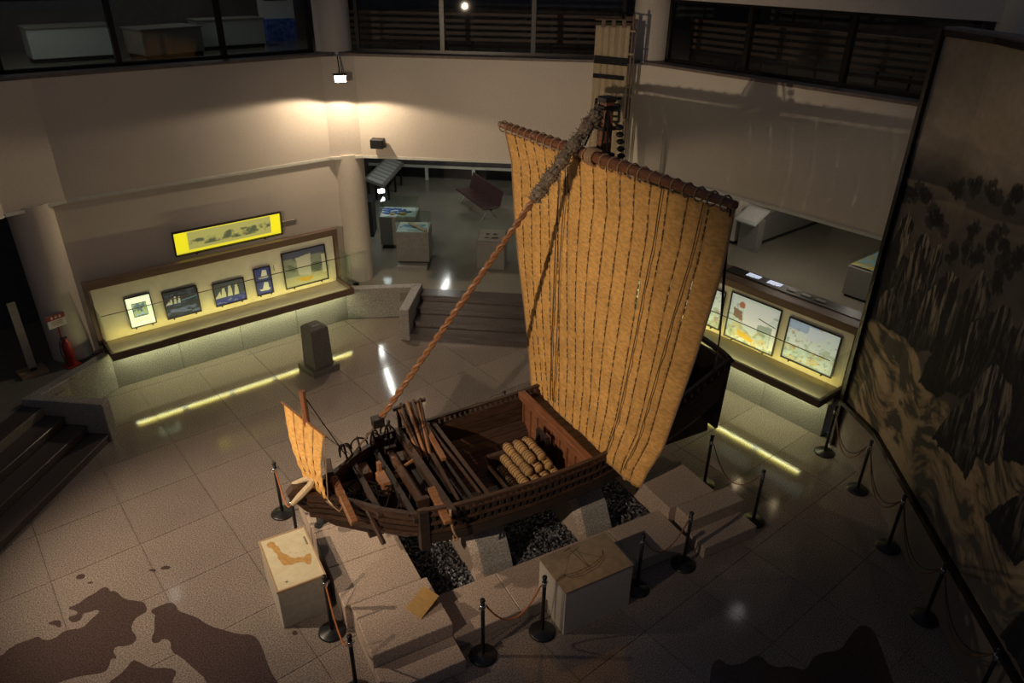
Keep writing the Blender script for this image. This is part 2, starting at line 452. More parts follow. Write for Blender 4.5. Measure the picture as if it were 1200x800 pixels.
# slab: gallery ceiling and upper floor
mb = MB()
for k in ('steps', 'left', 'back', 'right'):
    mb.prism(sector(k, AF+0.6, 19.0), ZF, ZF+0.3)
tag(mb.build('ceiling', M['plaster']), 'plain ceiling over the ground gallery', None, kind='structure')
mb = MB()
for k in ('steps', 'left', 'back', 'right'):
    mb.prism(sector(k, AF+0.6, 19.0), 5.2, 5.45)
tag(mb.build('floor_upper', M['gallery_floor']), 'floor of the upper gallery behind the windows', None, kind='structure')
mb = MB()
for k in ('steps', 'left', 'back', 'right'):
    mb.prism(sector(k, AW-0.1, 19.0), 8.3, 8.5)
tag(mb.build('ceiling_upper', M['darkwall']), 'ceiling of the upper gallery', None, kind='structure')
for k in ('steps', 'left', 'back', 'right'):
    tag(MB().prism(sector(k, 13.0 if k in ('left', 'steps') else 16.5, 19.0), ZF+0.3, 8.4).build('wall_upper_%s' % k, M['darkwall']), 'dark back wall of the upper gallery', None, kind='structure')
    tag(MB().prism(sector(k, AW-0.15, AW+0.25), 6.74, 8.4).build('wall_lintel_%s' % k, M['plaster']), 'wall above the gallery windows', None, kind='structure')

# windows
def window(k, n, dark=True):
    th = side_rot(k); o = sp(k, 0, 0)
    half = 2.74; z0, z1 = ZS+0.05, 6.76
    mb = MB()
    mb.box(-half, half, AW-0.05, AW+0.05, z0, z0+0.06)
    mb.box(-half, half, AW-0.05, AW+0.05, z1-0.07, z1)
    for s in (-half, half-0.07): mb.box(s, s+0.07, AW-0.05, AW+0.05, z0, z1)
    w = tag(mb.build('window_%d' % n, M['frame'], None, (CX, CY, 0), th), 'dark bronze framed gallery window', None, kind='structure')
    for s in (-0.93, 0.93):
        MB().box(s-0.045, s+0.045, AW-0.06, AW+0.06, z0, z1).build('mullion', M['frame'], w)
    for a, b in ((-half+0.07, -0.975), (-0.885, 0.885), (0.975, half-0.07)):
        MB().box(a, b, AW-0.006, AW+0.006, z0+0.06, z1-0.07).build('pane', M['winglass'], w)
    return w
for n, k in enumerate(('left', 'back', 'right')):
    window(k, n+1)

# round columns: upper corners and ground floor
def column(k, s, a, z0, z1, r=0.36, name='column'):
    p = sp(k, s, a)
    mb = MB(); mb.lathe([(r, z0), (r, z1)], 32, (p[0], p[1], 0))
    return tag(mb.build(name, M['plaster'], smooth=True), 'round cream column', None, kind='structure')
AC = AW + 0.12
for k in ('steps', 'left', 'back', 'right'):
    column(k, AC*T22, AC, ZS, 8.4, 0.37)
column('left', -AC*T22, AC, ZS, 8.4, 0.37) if False else None
for s in (3.17, -2.93):
    column('left', s, 7.56, ZG, ZF+0.05, 0.36)
column('right', -3.15, 7.6, ZG, ZF+0.05, 0.36)

# ------------------------------------------------------------------ ground-floor walls
# left wall behind the case
mb = MB(); mb.box(-2.72, 3.0, 7.45, 7.75, ZG, ZF)
tag(mb.build('wall_left', M['plaster'], None, (CX, CY, 0), 0), 'cream plaster wall behind the left display case', None, kind='structure')
# parapet wall on the right
mb = MB(); mb.box(-3.0, 2.75, 7.24, 7.62, 0, 2.0)
tag(mb.build('wall_right', M['plaster'], None, (CX, CY, 0), side_rot('right')), 'low wall behind the right display case', None, kind='structure')
# back walls of the ground gallery
tag(MB().prism(sector('back', 16.6, 19), ZG, ZF).build('wall_back', M['plaster']), 'back wall of the ground gallery', None, kind='structure')
tag(MB().prism(sector('right', 16.6, 19), ZG, ZF).build('wall_right_gallery', M['plaster']), 'far wall of the right gallery', None, kind='structure')
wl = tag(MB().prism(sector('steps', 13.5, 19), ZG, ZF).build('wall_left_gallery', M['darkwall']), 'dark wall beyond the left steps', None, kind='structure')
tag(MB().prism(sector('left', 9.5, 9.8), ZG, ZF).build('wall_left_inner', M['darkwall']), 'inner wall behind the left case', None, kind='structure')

# granite plinths with corner parapets
def wallpath(pts, t, z0, z1, name, parent=None, mat='granite', bevel=0.012):
    """low wall of thickness t along a polyline (to the left of its direction), mitred"""
    n = len(pts); out = []
    for i in range(n):
        p = Vector(pts[i])
        ds = []
        if i > 0: ds.append((p - Vector(pts[i-1])).normalized())
        if i < n-1: ds.append((Vector(pts[i+1]) - p).normalized())
        ns = [Vector((-d.y, d.x)) for d in ds]
        m = sum(ns, Vector((0, 0))).normalized()
        out.append(p + m * (t / max(0.3, m.dot(ns[0]))))
    mb = MB()
    for i in range(n-1):
        mb.prism([tuple(pts[i]), tuple(pts[i+1]), tuple(out[i+1]), tuple(out[i])], z0, z1)
    return mb.build(name, M[mat], parent, bevel=bevel)
def plinth(k, label):
    th = side_rot(k)
    root = tag(MB().box(-2.46, 2.46, 6.86, 7.44, 0, 0.66).build('wall_plinth_%s' % k, M['granite'], None, (CX, CY, 0), th), label, None, kind='structure')
    for i in range(4):
        a = -2.46 + i*1.23
        MB().box(a+0.003, a+1.227, 6.80, 6.86, 0.0, 0.66).build('slab', M['granite'], root, bevel=0.004)
    return root
plinth('left', 'grey granite plinth under the left display case')
plinth('right', 'grey granite plinth under the right display case')
def corner_parapet(kstep, kpl, right_of_steps, name):
    sg = 1 if right_of_steps else -1
    p0 = sp(kstep, sg*1.64, 5.66)[:2]; p1 = sp(kstep, sg*1.64, 6.86)[:2]
    p2 = sp(kpl, -sg*2.44, 6.80)[:2]
    pts = [p0, p1, p2]
    if right_of_steps:
        w = wallpath(pts, 0.20, 0, 0.74, 'wall_parapet_%s' % name)
    else:
        w = wallpath(pts[::-1], 0.20, 0, 0.74, 'wall_parapet_%s' % name)
    return tag(w, 'grey granite parapet at the steps', None, kind='structure')
corner_parapet('steps', 'left', True, 'steps')
corner_parapet('back', 'left', False, 'back')
corner_parapet('back', 'right', True, 'right')
# steps
def stairs(k, label):
    th = side_rot(k)
    t = thing('stair_flight', label, 'stairs', (CX, CY, 0), th, None)
    for i, a in enumerate((5.70, 6.06, 6.42, 6.78)):
        a1 = (6.06, 6.42, 6.78, 7.15)[i]
        MB().box(-1.63, 1.63, a, a1 - 0.001, 0, 0.15*(i+1)-0.04).build('riser', M['step'], t)
        MB().box(-1.63, 1.63, a-0.02, a1 - 0.021, 0.15*(i+1)-0.039, 0.15*(i+1)+(0.001 if i == 3 else 0)).build('tread', M['step'], t, bevel=0.008)
    return t
stairs('steps', 'dark granite steps at the left edge, rising to the dim gallery')
stairs('back', 'dark granite steps behind the ship, rising to the bright gallery')

# ------------------------------------------------------------------ floor map inlay
def unp(px, py, z=0.0):
    """point of the horizontal plane z under a pixel of the 1200x800 frame (used to trace flat outlines on known planes)"""
    d = fw*852.73 + rt*(px-600) - up*(py-400)
    t = (z-CAM_H)/d.z
    return (d.x*t, d.y*t)
def smooth_poly(pts, it=2):
    for _ in range(it):
        o = []
        for i in range(len(pts)):
            p, q = pts[i], pts[(i+1) % len(pts)]
            o.append((p[0]*0.75+q[0]*0.25, p[1]*0.75+q[1]*0.25)); o.append((p[0]*0.25+q[0]*0.75, p[1]*0.25+q[1]*0.75))
        pts = o
    return pts
def flat_slab(name, pts, z0, z1, mat, parent=None):
    bm = bmesh.new()
    pts = ccw(pts)
    f = bm.faces.new([bm.verts.new((x, y, z1)) for x, y in pts])
    r = bmesh.ops.extrude_face_region(bm, geom=[f])
    for v in r['geom']:
        if isinstance(v, bmesh.types.BMVert): v.co.z = z0
    bmesh.ops.recalc_face_normals(bm, faces=bm.faces)
    bmesh.ops.triangulate(bm, faces=[f for f in bm.faces if len(f.verts) > 4])
    me = bpy.data.meshes.new(name); bm.to_mesh(me); bm.free(); me.materials.append(mat)
    return new_obj(name, me, parent)
CONT = [
  [(-90,815),(-60,790),(0,770),(15,756),(38,748),(45,745),(50,750),(63,749),(76,738),(97,736),(106,726),(118,716),(112,714),(106,717),(97,718),(96,725),(87,730),(80,726),(81,722),(91,720),(90,715.5),(77.5,712.5),(92,707.5),(102,699),(110,696),(120,688),(127,688),(128,693),(136,692),(145,702),(162,704),(170,706),(173,716),(165,720),(157,726),(153,737),(160,745),(159,752),(148,757),(136,757),(132,763),(138,772),(130,771),(128,780),(123,788),(100,791),(85,794),(60,803),(20,812),(-40,822)],
  [(55,731),(62,727),(71,726),(72,732),(70,736),(64,732)],
  [(178,714),(184,711),(199,705),(206,708),(209,716),(222,720),(232,724),(245,733),(262,738),(280,743),(294,743),(302,748),(308,760),(316,785),(330,806),(345,830),(250,830),(243,797),(226,782),(213,770),(200,763),(200,750),(190,748),(186,753),(178,753),(178,746),(181,740),(181,724),(182,720),(177,718)],
  [(124,806),(130,797),(138,792),(148,783),(155,773),(163,775),(177,783),(192,782),(205,784),(207,789),(202,796),(202,806),(170,822),(130,822)],
  [(88,676),(94,672),(100,673),(99,677),(92,679)], [(101,683),(106,681),(110,682),(106,684)],
  [(173,668),(179,666),(184,668),(180,670)], [(187,666),(194,662),(201,664),(197,667),(190,667)],
  [(832,790),(836,774),(845,772),(853,780),(872,777),(882,768),(892,768),(900,778),(912,782),(925,780),(945,786),(951,772),(962,765),(985,762),(994,748),(1000,740),(1008,732),(1022,735),(1030,752),(1040,780),(1052,812),(1060,835),(830,835)],
  [(341,741),(346,738),(350,742),(345,745)],
]
for k, c in enumerate(CONT):
    pts = [unp(x, y) for x, y in c]
    flat_slab('map_inlay', smooth_poly(pts, 1), -0.01, 0.0015, M['inlay'], floor)

# ------------------------------------------------------------------ prints
def ell(X, Y, cx, cy, rx, ry): return ((X-cx)/rx)**2 + ((Y-cy)/ry)**2 < 1
def tri(X, Y, a, b, c):
    def s(p, q): return (X-p[0])*(q[1]-p[1])-(Y-p[1])*(q[0]-p[0])
    d1, d2, d3 = s(a, b), s(b, c), s(c, a)
    return ((d1 >= 0) & (d2 >= 0) & (d3 >= 0)) | ((d1 <= 0) & (d2 <= 0) & (d3 <= 0))
def quad(X, Y, a, b, c, d): return tri(X, Y, a, b, c) | tri(X, Y, a, c, d)
def put(c, m, col):
    c[m] = col; return c
def pic_small_white(X, Y):
    c = np.ones(X.shape+(3,))*np.array((0.85, 0.92, 0.62))
    c = put(c, (abs(X-0.5) < 0.30) & (abs(Y-0.55) < 0.24), (0.10, 0.16, 0.16))
    n = NZ.fbm(X*9, Y*9)
    c = put(c, (abs(X-0.5) < 0.27) & (abs(Y-0.55) < 0.21) & (n > 0.5), (0.34, 0.40, 0.16))
    c = put(c, (abs(X-0.5) < 0.27) & (Y < 0.46) & (Y > 0.36) & (n < 0.55), (0.30, 0.42, 0.52))
    return put(c, (abs(Y-0.18) < 0.02) & (abs(X-0.5) < 0.3), (0.55, 0.60, 0.42))
def masts(c, X, Y, cx, base, sc, col=(0.80, 0.86, 0.84), n=3):
    for i in range(n):
        x = cx + (i-(n-1)/2)*0.22*sc; h = sc*(0.42, 0.52, 0.46)[i % 3]
        c = put(c, quad(X, Y, (x-0.10*sc, base), (x+0.08*sc, base), (x+0.05*sc, base+h), (x-0.03*sc, base+h)), col)
        c = put(c, (abs(X-x-0.08*sc) < 0.012) & (Y > base) & (Y < base+h), (0.05, 0.06, 0.12))
    c = put(c, tri(X, Y, (cx-0.33*sc, base+0.3*sc), (cx-0.55*sc, base), (cx-0.30*sc, base)), col)
    return put(c, quad(X, Y, (cx-0.50*sc, base), (cx+0.42*sc, base), (cx+0.36*sc, base-0.09*sc), (cx-0.40*sc, base-0.09*sc)), (0.06, 0.09, 0.35))
def pic_night_ship(X, Y):
    n = NZ.fbm(X*5, Y*14)
    c = np.ones(X.shape+(3,))*np.array((0.045, 0.06, 0.11)); c = mixc(c, (0.10, 0.14, 0.26), sstep(0.45, 0.7, n))
    c = put(c, (abs(Y-(0.52+0.12*X)) < 0.025), (0.16, 0.30, 0.62))
    c = masts(c, X, Y, 0.32, 0.50, 0.55)
    c = mixc(c, (0.16, 0.22, 0.60), (Y < 0.30)*sstep(0.4, 0.65, n))
    return c
def pic_blue_ship(X, Y):
    n = NZ.fbm(X*6+4, Y*12)
    c = np.ones(X.shape+(3,))*np.array((0.10, 0.13, 0.20)); c = put(c, Y < 0.34, (0.05, 0.07, 0.50))
    c = mixc(c, (0.20, 0.24, 0.55), (Y < 0.34)*sstep(0.5, 0.7, n))
    c = masts(c, X, Y, 0.52, 0.32, 1.0, (0.78, 0.82, 0.70))
    return c
def pic_two_ships(X, Y):
    c = np.ones(X.shape+(3,))*np.array((0.07, 0.09, 0.42)); c = put(c, abs(Y-0.5) < 0.03, (0.03, 0.03, 0.05))
    for b in (0.62, 0.14):
        c = put(c, quad(X, Y, (0.38, b+0.05), (0.80, b+0.04), (0.78, b+0.28), (0.52, b+0.30)), (0.82, 0.86, 0.84))
        c = put(c, quad(X, Y, (0.15, b+0.06), (0.9, b+0.05), (0.8, b-0.03), (0.25, b-0.02)), (0.70, 0.75, 0.78))
    return c
def pic_sail_boat(X, Y):
    n = NZ2.fbm(X*6, Y*8)
    c = np.ones(X.shape+(3,))*np.array((0.30, 0.35, 0.30)); c = mixc(c, (0.14, 0.18, 0.15), sstep(0.45, 0.6, n))
    c = put(c, Y > 0.80, (0.12, 0.14, 0.24)); c = put(c, Y < 0.28, (0.50, 0.52, 0.36))
    c = put(c, quad(X, Y, (0.33, 0.30), (0.62, 0.24), (0.66, 0.86), (0.30, 0.80)), (0.62, 0.64, 0.60))
    c = put(c, quad(X, Y, (0.25, 0.22), (0.68, 0.18), (0.58, 0.08), (0.38, 0.10)), (0.62, 0.42, 0.06))
    c = put(c, (X > 0.90) & (Y < 0.75) & (Y > 0.2), (0.72, 0.72, 0.66))
    return c
def pic_harbour(seed):
    def f(X, Y):
        nz = VNoise(seed); n = nz.fbm(X*7, Y*9); n2 = nz.fbm(X*18+5, Y*18)
        c = np.ones(X.shape+(3,))*np.array((0.62, 0.72, 0.66))
        c = mixc(c, (0.40, 0.52, 0.40), sstep(0.45, 0.65, n)*(Y < 0.55))
        c = mixc(c, (0.66, 0.50, 0.12), 0.6*sstep(0.56, 0.66, nz.fbm(X*5+9, Y*6+2))*(Y < 0.38))
        c = mixc(c, (0.16, 0.19, 0.18), sstep(0.62, 0.72, n2)*(Y < 0.8)*0.55)
        c = mixc(c, (0.40, 0.20, 0.10), 0.6*sstep(0.68, 0.72, nz.fbm(X*9+30, Y*9))*1.0)
        return c
    return f
def pic_great_sail(X, Y):
    c = pic_harbour(21)(X, Y)
    c = put(c, quad(X, Y, (0.30, 0.36), (0.55, 0.20), (0.98, 0.92), (0.30, 0.92)), (0.70, 0.76, 0.74))
    c = put(c, quad(X, Y, (0.62, 0.36), (0.95, 0.42), (0.95, 0.56), (0.62, 0.52)), (0.30, 0.38, 0.33))
    c = put(c, quad(X, Y, (0.22, 0.26), (0.62, 0.14), (0.52, 0.06), (0.26, 0.12)), (0.75, 0.50, 0.06))
    c = put(c, ell(X, Y, 0.24, 0.80, 0.06, 0.07), (0.42, 0.16, 0.08))
    c = put(c, quad(X, Y, (0.10, 0.50), (0.30, 0.46), (0.26, 0.66), (0.08, 0.70)), (0.25, 0.16, 0.10))
    return put(c, (X > 0.90) & (Y < 0.6) & (Y > 0.08), (0.75, 0.78, 0.72))
def pic_coast(X, Y):
    c = pic_harbour(33)(X, Y)
    c = mixc(c, (0.30, 0.42, 0.62), (Y > 0.78)*0.8*(X < 0.6))
    c = put(c, quad(X, Y, (0.38, 0.62), (0.62, 0.66), (0.86, 0.96), (0.40, 0.96)), (0.60, 0.68, 0.72))
    return c
def pic_streetscape(X, Y):
    n = NZ.fbm(X*14, Y*4); hgt = 0.45+0.35*NZ.fbm(X*7+3, Y*0+2)*(0.6+0.8*X)
    c = np.ones(X.shape+(3,))*np.array((0.42, 0.39, 0.11))
    c = mixc(c, (0.10, 0.11, 0.05), (Y < hgt)*(Y > 0.25)*sstep(0.40, 0.6, n))
    c = put(c, (X < 0.12) | (X > 0.90), (0.98, 0.86, 0.02))
    return put(c, (Y < 0.13) | (Y > 0.90), (0.92, 0.80, 0.04))

def framed(k, s0, s1, z0, z1, func, label, frame='black', a=7.13, border=0.022, mat='painting', depth=0.03, group=None, tilt=0.05, nx=70, name='framed_picture', cat='picture'):
    w, h = s1-s0, z1-z0
    p = sp(k, (s0+s1)/2, a, z0)
    t = thing(name, label, cat, p, side_rot(k), group)
    t.rotation_euler = (-tilt, 0, side_rot(k))
    mb = MB(); b = border
    for x0, x1, y0, y1 in ((-w/2, w/2, 0, b), (-w/2, w/2, h-b, h), (-w/2, -w/2+b, b, h-b), (w/2-b, w/2, b, h-b)):
        mb.box(x0, x1, -depth, 0, y0, y1)
    mb.build('frame', M[frame], t)
    MB().box(-w/2+0.005, w/2-0.005, -0.006, 0.004, 0.005, h-0.005).build('backing', M['black'], t)
    ny = max(10, int(nx*h/w)); U, V = np.meshgrid(np.linspace(0, 1, nx), np.linspace(0, 1, ny))
    pts = np.stack([-w/2+b*0.9+U*(w-1.8*b), np.full_like(U, -0.009), b*0.9+V*(h-1.8*b)], -1)
    painted_grid('print', pts, func(U, V), M[mat], t)
    for x in (-w*0.32, w*0.32):
        MB().box(x-0.012, x+0.012, -depth-0.02, 0.0, -0.02, 0.0).build('bracket', M['black'], t)
    return t

# ------------------------------------------------------------------ display cases
def display_case(k, label, tubes):
    th = side_rot(k)
    t = thing('display_case', label, 'display case', (CX, CY, 0), th)
    h = 2.47
    MB().box(-h, h, 6.44, 7.20, 0.80, 0.84).build('tray', M['traywood'], t)
    MB().box(-h, h, 6.42, 6.47, 0.76, 0.90).build('front_rail', M['brownbeam'], t, bevel=0.004)
    for s in (-h, h-0.05): MB().box(s, s+0.05, 6.47, 7.20, 0.76, 0.90).build('end_rail', M['brownbeam'], t)
    MB().box(-h+0.04, h-0.04, 7.17, 7.20, 0.84, 1.93).build('back_panel', M['panel'], t)
    MB().box(-h-0.06, h+0.06, 7.10, 7.24, 1.93, 2.07).build('top_beam', M['brownbeam'], t, bevel=0.004)
    for s in (-h-0.06, h): MB().box(s, s+0.06, 7.12, 7.24, 0.80, 1.93).build('post', M['brownbeam'], t)
    MB().box(-h, h, 6.92, 7.2, 0.66, 0.80).build('pedestal', M['black'], t)
    MB().box(-h+0.01, h-0.01, 6.44, 6.448, 0.90, 1.66).build('glass_front', M['glass'], t)
    for s in (-h+0.002, h-0.010): MB().box(s, s+0.008, 6.45, 7.10, 0.90, 1.66).build('glass_end', M['glass'], t)
    MB().box(-h+0.01, h-0.01, 6.438, 6.450, 1.66, 1.672).build('glass_edge', M['chrome'], t)
    for s in (-0.6, 1.0):
        MB().tube([(s-0.12, 6.75, 1.72), (s+0.02, 7.14, 1.45)], 0.008, 6).build('stay_rod', M['black'], t)
    # fluorescent tubes along the tray, inside, and below it
    n = 5; seg = (2*h-0.2)/n
    for i in range(n):
        a = -h+0.1+i*seg
        MB().box(a+0.03, a+seg-0.03, 6.50, 6.53, 0.842, 0.866).build('inner_tube', M['tube_yellow'], t)
        MB().box(a+0.05, a+seg-0.05, 6.56, 6.60, 0.750, 0.785).build('under_tube', M['tube_green'], t)
    MB().box(-h+0.05, h-0.05, 6.472, 6.485, 0.84, 0.895).build('tube_shade', M['brownbeam'], t)
    return t
display_case('left', 'long glass-fronted display case of ship pictures on the left wall', 5)
display_case('right', 'long glass-fronted display case of harbour pictures on the right wall', 5)
def area(name, loc, rot, sx, sy, watts, color, parent=None):
    l = bpy.data.lights.new(name, 'AREA'); l.shape = 'RECTANGLE'; l.size = sx; l.size_y = sy; l.energy = watts; l.color = color
    o = new_obj(name, l, parent, loc); o.rotation_euler = rot
    return o
for k in ('left', 'right'):
    th = side_rot(k)
    p = sp(k, 0, 6.52, 0.88)
    area('case_lamp', p, (math.radians(112), 0, th), 4.7, 0.05, 12, (1.0, 0.90, 0.50))
    p = sp(k, 0, 6.98, 0.865)
    area('golden_lamp', p, (math.radians(145), 0, th), 4.7, 0.04, 6, (1.0, 0.66, 0.08))
    p = sp(k, 0, 6.58, 0.745)
    area('under_lamp', p, (math.radians(15), 0, th), 4.7, 0.05, 17, (0.86, 1.0, 0.74))

framed('left', -1.93, -1.46, 0.98, 1.61, pic_small_white, 'small bright white-matted picture, leftmost in the left case', mat='backlit', border=0.018)
framed('left', -1.26, -0.59, 0.97, 1.54, pic_night_ship, 'dark blue picture of a sailing ship, second from left in the left case')
framed('left', -0.30, 0.35, 0.97, 1.47, pic_blue_ship, 'picture of a white three-masted ship on blue sea, third in the left case')
framed('left', 0.57, 0.94, 0.97, 1.58, pic_two_ships, 'narrow upright picture of two white ships on blue, one above the other')
framed('left', 1.21, 2.22, 0.95, 1.77, pic_sail_boat, 'largest picture in the left case, a boat under one broad pale sail')
framed('right', -1.15, -0.13, 0.95, 1.76, pic_harbour(12), 'pale green harbour print half hidden behind the big sail', mat='emissive_soft')
framed('right', -0.01, 1.08, 0.90, 1.84, pic_great_sail, 'print of a white sail and yellow boat, middle of the right case', mat='emissive_soft')
framed('right', 1.24, 2.25, 0.98, 1.79, pic_coast, 'pale coast print nearest the mural in the right case', mat='emissive_soft')
lb = framed('left', -0.80, 1.40, 2.12, 2.63, pic_streetscape, 'long yellow light box with a town panorama above the left case', a=7.40, mat='backlit', depth=0.06, border=0.02, tilt=-0.12, nx=130, name='light_box', cat='light box')
MB().box(1.13, 1.42, -0.02, 0.02, 0.14, 0.26).build('label_plate', M['podium'], lb)
# reading rail on top of the right parapet
rr = thing('reading_rail', 'brown sloping reading rail with two lit panels along the right parapet', 'reading rail', (CX, CY, 0), side_rot('right'))
MB().profile([(7.10, 2.075), (7.62, 2.12), (7.62, 2.001), (7.245, 2.001), (7.245, 2.074)], -2.9, 2.60).build('top_board', M['brownbeam'], rr)
MB().profile([(7.34, 2.110), (7.60, 2.134), (7.60, 2.118), (7.34, 2.095)], -0.35, 2.40).build('dark_inset', M['black'], rr)
U, V = np.meshgrid(np.linspace(0, 1, 24), np.linspace(0, 1, 10))
for s in (0.05, 0.50):
    pts = np.stack([s+U*0.28, 7.42+V*0.14, 2.1225+V*0.0135+0.0*U], -1)
    col = np.ones(U.shape+(3,))*np.array((0.55, 0.62, 0.78)); col = put(col, (V < 0.3) & (NZ.n(U*9, V*4) > 0.5), (0.2, 0.2, 0.25))
    painted_grid('lit_panel', pts, col, M['backlit'], rr)
for s in (0.92, 1.20, 1.48):
    MB().box(s, s+0.18, 7.44, 7.54, 2.118, 2.130).build('small_plate', M['greybox'], rr)

# ------------------------------------------------------------------ mural
mA, mB_ = Vector((10.95, 4.47)), Vector((10.45, 3.62)); mdir = Vector((-0.70711, -0.70711))
L0 = (mB_-mA).length; SMAX = 5.2
def mpath(s):
    """s from -L0 at the left end; 0 at the bend"""
    return mA + (mB_-mA)*((s+L0)/L0) if s < 0 else mB_ + mdir*s
ss = np.concatenate([np.linspace(-L0, 0, 90, endpoint=False), np.linspace(0, SMAX, 470)])
zz = np.linspace(0.90, 6.60, 500)
S, Z = np.meshgrid(ss, zz)
PX = np.empty_like(S); PY = np.empty_like(S)
mp = np.array([mpath(float(s)) for s in ss]); PX[:] = mp[:, 0]; PY[:] = mp[:, 1]
def mural_sz(px, py):
    """where a traced point of the painting lies on the mural: s along it, height z"""
    d = fw*852.73 + rt*(px-600) - up*(py-400)
    n = Vector((-mdir.y, mdir.x, 0)); t = (mB_.x*n.x+mB_.y*n.y)/(d.x*n.x+d.y*n.y)
    q = Vector((d.x*t, d.y*t)); sv = (q-mB_).dot(mdir)
    if sv < 0:
        e = (mB_-mA).normalized(); n = Vector((-e.y, e.x)); t = (mB_.x*n.x+mB_.y*n.y)/(d.x*n.x+d.y*n.y)
        q = Vector((d.x*t, d.y*t)); sv = (q-mB_).dot(e)
    return (sv, CAM_H+d.z*t)
def tr1(pts): return [mural_sz(980+x/2.668, 150+y/2.668) for x, y in pts]
def tr2(pts): return [mural_sz(980+x/2.668, 420+y/2.668) for x, y in pts]
def in_poly(X, Y, P):
    r = np.zeros(X.shape, bool); n = len(P)
    for i in range(n):
        (x0, y0), (x1, y1) = P[i], P[(i+1) % n]
        if abs(y1-y0) < 1e-9: continue
        c = ((y0 > Y) != (y1 > Y)) & (X < (x1-x0)*(Y-y0)/(y1-y0)+x0)
        r ^= c
    return r
def paint_mural(S, Z):
    n1 = NZ.fbm(S*0.9+3, Z*2.2, 5); n2 = NZ2.fbm(S*3.1+7, Z*3.3, 5); fine = NZ.fbm(S*18, Z*18, 3)
    paper = np.array((0.42, 0.345, 0.245)); ink = np.array((0.016, 0.017, 0.021))
    c = np.ones(S.shape+(3,))*paper*(0.84+0.32*n1)[..., None]
    # sky wash
    c = mixc(c, ink*4, np.clip(0.30*sstep(0.50, 0.72, NZ.fbm(S*0.6+9, Z*1.9+4, 4)), 0, 1))
    # dark forest haze under a soft upper edge
    e0 = tr1([(205, 70), (300, 95), (400, 125), (500, 150), (600, 185)])
    es = [p[0] for p in e0]+[SMAX]; ez = [p[1] for p in e0]+[e0[-1][1]-0.15]
    o = np.argsort(es); top = np.interp(S, np.array(es)[o], np.array(ez)[o])
    haze = sstep(0.18, -0.30, Z-top+0.30*(n2-0.5)+0.2*(n1-0.5))
    c = mixc(c, ink*1.6, np.clip(haze*(0.80+0.25*(n2-0.5)), 0, 0.95))
    # pale ridges with a wash fading down from each crest
    for P, w, a in ((tr1([(195, 150), (260, 168), (330, 185), (380, 218)]), 0.16, 0.75), (tr1([(300, 222), (400, 245), (480, 280), (600, 310), (700, 330)]), 0.17, 0.75), (tr1([(420, 285), (500, 320), (600, 345)]), 0.12, 0.45)):
        ps = np.array(sorted(P)); zr = np.interp(S, ps[:, 0], ps[:, 1])+0.05*(n2-0.5)
        m = (S > ps[0, 0]-0.02)*(S < ps[-1, 0]+0.25)*sstep(0.02, -0.02, Z-zr)*np.exp(-np.clip(zr-Z, 0, 9)/w)
        c = mixc(c, paper*0.62, np.clip(m*a*(0.55+0.8*n2), 0, 1))
    # trees
    rs = np.random.default_rng(4)
    spots = tr1([(360, 390), (410, 385), (445, 400), (485, 350), (510, 360), (540, 440), (500, 480), (300, 285), (420, 320), (230, 215), (260, 210), (380, 180), (430, 195), (480, 205), (550, 235), (570, 410), (330, 300), (200, 200)])
    for cs, cz in spots + [(rs.uniform(2.0, SMAX), 4.4+rs.normal(0, 0.3)) for _ in range(30)]:
        for _ in range(5):
            r = rs.uniform(0.06, 0.12); x0 = cs+rs.normal(0, 0.07); z0 = cz+rs.normal(0, 0.07)
            m = np.exp(-(((S-x0)/(r*1.3))**2+((Z-z0)/r)**2))*(0.35+1.3*NZ.fbm(S*22+x0, Z*22, 2))
            c = mixc(c, ink*0.9, np.clip(sstep(0.32, 0.62, m)*0.75, 0, 1))
    # sea
    bl = [mural_sz(*p) for p in ((1006, 372), (1040, 384), (1061, 398), (1077, 420), (1082, 450), (1100, 470), (1150, 480), (1200, 545))]
    bs_ = [p[0] for p in bl]+[SMAX]; bz = [p[1] for p in bl]+[bl[-1][1]-0.2]
    sea_top = np.interp(S, bs_, bz)+0.10*(n2-0.5)
    wv = Z+0.18*np.sin(S*2.1+0.8)+0.10*np.sin(S*4.7+Z*2)+0.35*(NZ.fbm(S*1.3, Z*1.3, 3)-0.5)
    al = S+0.5*Z+0.5*(NZ2.fbm(S*1.7+3, Z*1.7, 3)-0.5)
    big = NZ.fbm(al*1.9+4, wv*4.2, 4); mid = NZ2.fbm(al*4.2+9, wv*9.0, 4); hair = NZ.fbm(al*3.0, wv*30+6*mid, 3)
    v = np.clip(0.50+1.7*(big-0.5)+1.3*(mid-0.5)+0.5*(hair-0.5), 0, 1)
    sea = np.ones(S.shape+(3,))*np.array((0.085, 0.080, 0.062))
    sea = mixc(sea, (0.30, 0.225, 0.125), sstep(0.22, 0.50, v)); sea = mixc(sea, (0.44, 0.335, 0.20), sstep(0.48, 0.80, v))
    low = sstep(1.75, 1.0, Z-0.25*(n1-0.5)+0.10*S*0)*sstep(0.4, 2.4, S)          # grey water near the lower rail
    sea = mixc(sea, (0.10, 0.098, 0.09), np.clip(low*(0.9-0.6*sstep(0.5, 0.8, mid)), 0, 0.85))
    m_sea = sstep(sea_top+0.04, sea_top-0.04, Z)
    c = c*(1-m_sea[..., None])+sea*m_sea[..., None]
    # rocks and spires: traced outlines, streaked faces
    SX = S+0.030*(NZ.fbm(S*9, Z*9, 3)-0.5)*2; ZX = Z+0.05*(NZ2.fbm(S*11+5, Z*6, 3)-0.5)*2
